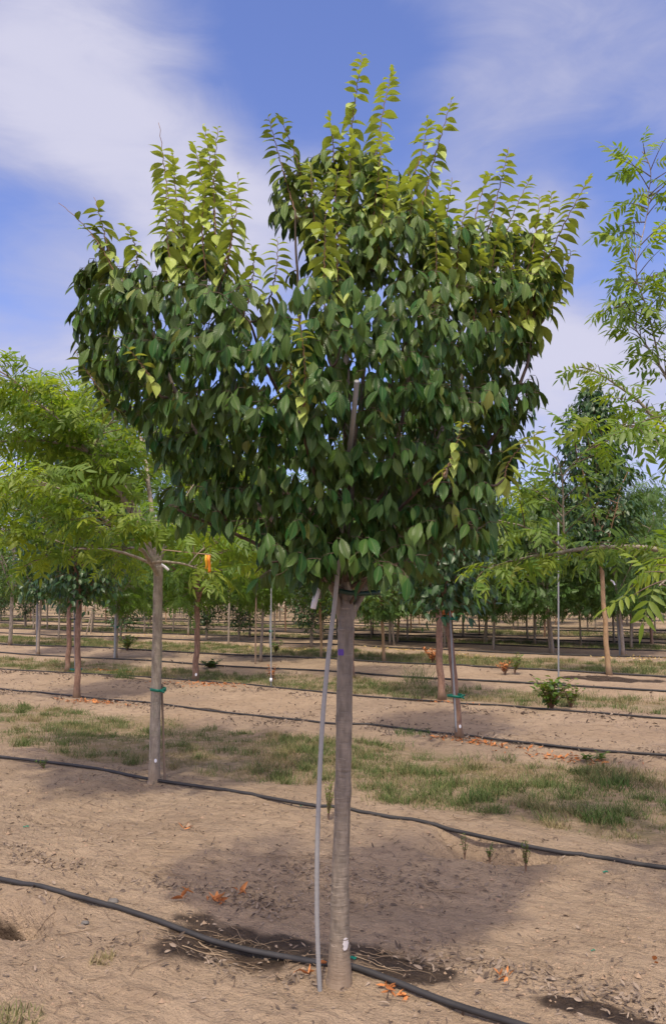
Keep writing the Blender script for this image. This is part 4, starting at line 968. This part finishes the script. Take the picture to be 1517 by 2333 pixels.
    s_ = g.uniform(.002, .0085, len(x))*(1+1.5*(g.rand(len(x)) < .03))*(1+1.2*(g.rand(len(x)) < .06)); V = oc[None]*(s_[:, None, None])*g.uniform(.6, 1.3, (len(x), 7, 3))
    V[..., 0] += x[:, None]; V[..., 1] += y[:, None]; V[..., 2] += gh(x, y)[:, None]+s_[:, None]*.1
    cl.add(V.reshape(-1, 3), (fc[None]+np.arange(len(x))[:, None, None]*7).reshape(-1, 3))
    o = cl.build('soil_clods', plain('soil_clod', (.30, .21, .14), .95, 0, .3, 20), smooth=False); tag(o, 'small crumbly clods on the bare soil', 'soil clods', kind='stuff')
litter()
def lcluster(px, py, N, L, sx, sy, mat, label, name='dead_leaf_cluster', cat='dead leaves', tilt=1., kind=None, seed=0, curl=.5):
    g = rs(int(px)+seed); p = G3(px, py); a = g.randn(N)*sx; b = g.randn(N)*sy; mb = MB(); x, y = p[0]-a*RU[0]+b*RN[0], p[1]-a*RU[1]+b*RN[1]
    flat_leaves(mb, x, y, g.uniform(.7, 1.2, N)*L, g, tilt, lift=.008, curl=curl); mb.V[0] -= p; o = mb.build(name, mat); o.location = tuple(p); tag(o, label, cat, kind=kind)
lcluster(482, 2052, 13, .055, .035, .014, M_orl, 'orange dead leaves on the soil above the nearest hose, largest clump at left')
lcluster(415, 2052, 4, .055, .015, .01, M_orl, 'small orange dead leaf clump left of the largest one')
lcluster(548, 2040, 4, .06, .015, .01, M_orl, 'pair of orange dead leaves right of the largest clump')
lcluster(879, 2255, 10, .05, .014, .012, M_orl, 'orange crumpled dead leaves lying on the nearest hose right of the trunk')
lcluster(922, 2275, 7, .04, .014, .01, M_orl, 'orange star shaped dead leaf cluster beside the nearest hose')
lcluster(1152, 2230, 6, .042, .02, .008, M_orl, 'orange dead leaves in the litter line at lower right')
lcluster(1490, 2196, 2, .05, .006, .006, M_orl, 'lone bright orange leaf by the right edge')
lcluster(421, 1891, 4, .05, .012, .012, M_orl, 'orange brown crumpled leaf on bare soil below the second hose')
lcluster(712, 2215, 8, .05, .02, .03, M_orl, 'orange dead leaves between pole and front trunk')
for px, py, N, sx, sy, lb in ((210, 1600, 130, .28, .07, 'orange bark and leaf scraps by the knobbly reddish trunk'), (475, 1560, 170, .42, .12, 'orange litter patch right of the reddish brown trunk'),
        (1095, 1693, 110, .22, .05, 'orange leaf scraps at the foot of the ringed leaning trunk'), (1285, 1725, 80, .22, .04, 'orange twig scraps below the third hose at right'),
        (1010, 1602, 70, .2, .06, 'orange litter around the stout reddish trunk foot'), (240, 1528, 90, .4, .1, 'orange litter behind the spiky tuft at left')):
    lcluster(px, py, N, .05, sx, sy, M_orl, lb, 'orange_litter', 'litter', .6, 'stuff')
for px, py, N, sx, lb in ((690, 1480, 160, .8, 'yellow fallen leaves left of the bowed pole in the far grass'), (895, 1478, 200, .6, 'yellow fallen leaves around the leaning stake'), (1050, 1495, 160, .6, 'yellow fallen leaves right of the stout reddish trunk'),
                      (1490, 1500, 120, .7, 'yellow fallen leaves near the right edge'), (340, 1450, 160, 1.5, 'yellow fallen leaves left of centre in the far grass')):
    lcluster(px, py, N, .07, sx, sx*.35, M_yell, lb, 'fallen_yellow_leaves', 'litter', .5, 'stuff')
# green plastic scraps
def scrap(px, py, s, label):
    g = rs(int(px)); p = G3(px, py); mb = MB(); nn = 8; u = np.linspace(-1, 1, nn)
    a = np.stack([u*s, .3*s*np.sin(u*3)+g.randn(nn)*.1*s, s*.4*np.abs(np.cos(u*2.5))+.003], 1); b = a+np.array([.1*s, .55*s, .2*s]); V = np.concatenate([a, b, a-[0, 0, .001], b-[0, 0, .001]])
    Fc = [(i, i+1, nn+i+1, nn+i) for i in range(nn-1)]+[(2*nn+i+1, 2*nn+i, 3*nn+i, 3*nn+i+1) for i in range(nn-1)]; mb.add(V, Fc); o = mb.build('tape_scrap', M_tie); o.location = tuple(p); tag(o, label, 'scrap')
scrap(60, 1886, .017, 'green tape scrap on the bare soil near the left edge')
scrap(1350, 2168, .009, 'tiny green tape scrap on the soil at lower right')
scrap(1378, 1989, .014, 'green tape scrap just below the second hose at right')
scrap(690, 1838, .022, 'green tape scrap sticking up at the second hose left of the pole')
scrap(799, 2190, .022, 'green tape scrap at the right side of the front trunk foot')
def stone(px, py, s, label):
    import bmesh
    bm = bmesh.new(); bmesh.ops.create_icosphere(bm, subdivisions=3, radius=1); g = rs(int(px)); k = g.randn(3, 3)
    for v in bm.verts:
        c = v.co; f = 1+.12*sin(3*c.x+k[0, 0]*3)*cos(2.5*c.y+k[1, 1])+.08*sin(5*c.z+4*c.x); v.co = c*f
        v.co.x *= s*1.3; v.co.y *= s; v.co.z *= s*.6
    me = bpy.data.meshes.new('stone'); bm.to_mesh(me); me.materials.append(M_stone); o = link('stone', me); o.location = tuple(G3(px, py)+[0, 0, s*.25]); tag(o, label, 'stone')
stone(258, 2056, .022, 'grey stone lying on the soil behind the nearest hose at left')
stone(195, 2104, .014, 'smaller grey stone close to the nearest hose at left')

# ------------------------------------------------------------ weeds and shrubs
def weed(px, py, hgt, spread, nst, ll, mat, label, name='weed', cat='weed', lw=.35, seed=0, per=12, up=.3, yb=.4, stemr=.0015):
    g = rs(int(px)+seed); p = G3(px, py); root = thing(name, label, cat, p); st = MB(); cr = MB(); P, D, N_ = [], [], []
    for i in range(nst):
        az = g.rand()*6.28; r = spread*g.rand()**.6; e = np.array([cos(az)*r, sin(az)*r, hgt*g.uniform(.55, 1.05)]); c = np.array([e[0]*.3, e[1]*.3, e[2]*.7]); q = np.linspace(0, 1, 8)[:, None]
        B = 2*(1-q)*q*c+q*q*e; tube(st, B-np.array([0, 0, .01]), np.linspace(stemr*1.5, stemr*.6, 8), 4, cap=False)
        for k in range(per):
            f = .25+.75*k/per; P.append([np.interp(f, q[:, 0], B[:, c_]) for c_ in range(3)]); a2 = g.rand()*6.28; D.append([cos(a2), sin(a2), up+g.randn()*.3]); N_.append([g.randn()*.3, g.randn()*.3, 1])
    L = ll*g.uniform(.6, 1.2, len(P)); scatter(cr, MID, P, D, N_, L, L*lw, .3*g.rand(len(P)), g.rand(len(P)), yb*g.rand(len(P))); st.build('stems', M_shoot, root); cr.build('leaves', mat, root)
weed(1197, 1985, .17, .035, 9, .014, M_ash, 'bright green ferny weed growing at the right end of the hollow', per=26, lw=.5, yb=.9)
weed(1115, 1960, .09, .03, 6, .013, M_ash, 'small green weed in the middle of the hollow', per=18, lw=.5)
weed(1058, 1955, .13, .035, 6, .02, M_ash, 'sparse weed at the left end of the hollow', per=8, lw=.4)
weed(748, 1868, .24, .06, 12, .016, M_ash, 'light green ferny weed between pole and front trunk at the second hose', per=30, lw=.45, yb=1.)
weed(1255, 1618, .42, .33, 30, .085, M_ash, 'leafy green shrub growing around the tall thin pole', 'shrub', 'shrub', .62, per=10, stemr=.004, yb=.5, up=.0)
weed(1300, 1612, .34, .2, 12, .07, M_ash, 'yellowish right hand side shoot beside the leafy shrub', 'shrub', 'shrub', .6, per=8, stemr=.003, yb=1.)
weed(290, 1482, .42, .4, 20, .1, M_ash, 'small green shrub right of the slim pale tree with two green ties', 'shrub', 'shrub', .5, per=10, stemr=.004, yb=.6)
weed(480, 1525, .2, .28, 18, .08, M_drk, 'low dark green weed right of the reddish brown trunk', per=9, lw=.6, stemr=.003)
weed(622, 1555, .32, .12, 8, .06, M_orl, 'brown withered sprout at the foot of the white sleeved rod', per=8, lw=.5, stemr=.003)
weed(628, 1488, .35, .25, 10, .09, M_ash, 'small green sapling behind the white sleeved rod', per=9, lw=.5, stemr=.004)
weed(985, 1512, .35, .25, 22, .07, M_orl, 'rusty brown dead weed left of the stout reddish trunk', per=12, lw=.35, stemr=.003, up=.6)
weed(1150, 1537, .28, .22, 14, .07, M_orl, 'reddish brown withered weed between leaning tree and shrub, left of pair', per=8, lw=.35, stemr=.003, up=.6)
weed(1172, 1535, .4, .2, 12, .07, M_ash, 'greenish weed right beside the reddish withered one', per=9, lw=.4, stemr=.003, up=.4)
weed(1335, 1735, .06, .08, 5, .05, M_ash, 'green leafy sprig drooping over the third hose, left one', per=6, lw=.6)
weed(1370, 1733, .07, .08, 5, .05, M_ash, 'green leafy sprig drooping over the third hose, right one', per=6, lw=.6, seed=3)
weed(100, 1750, .08, .07, 7, .03, M_ash, 'small wilted weed above the second hose near the left edge', per=7, lw=.4)
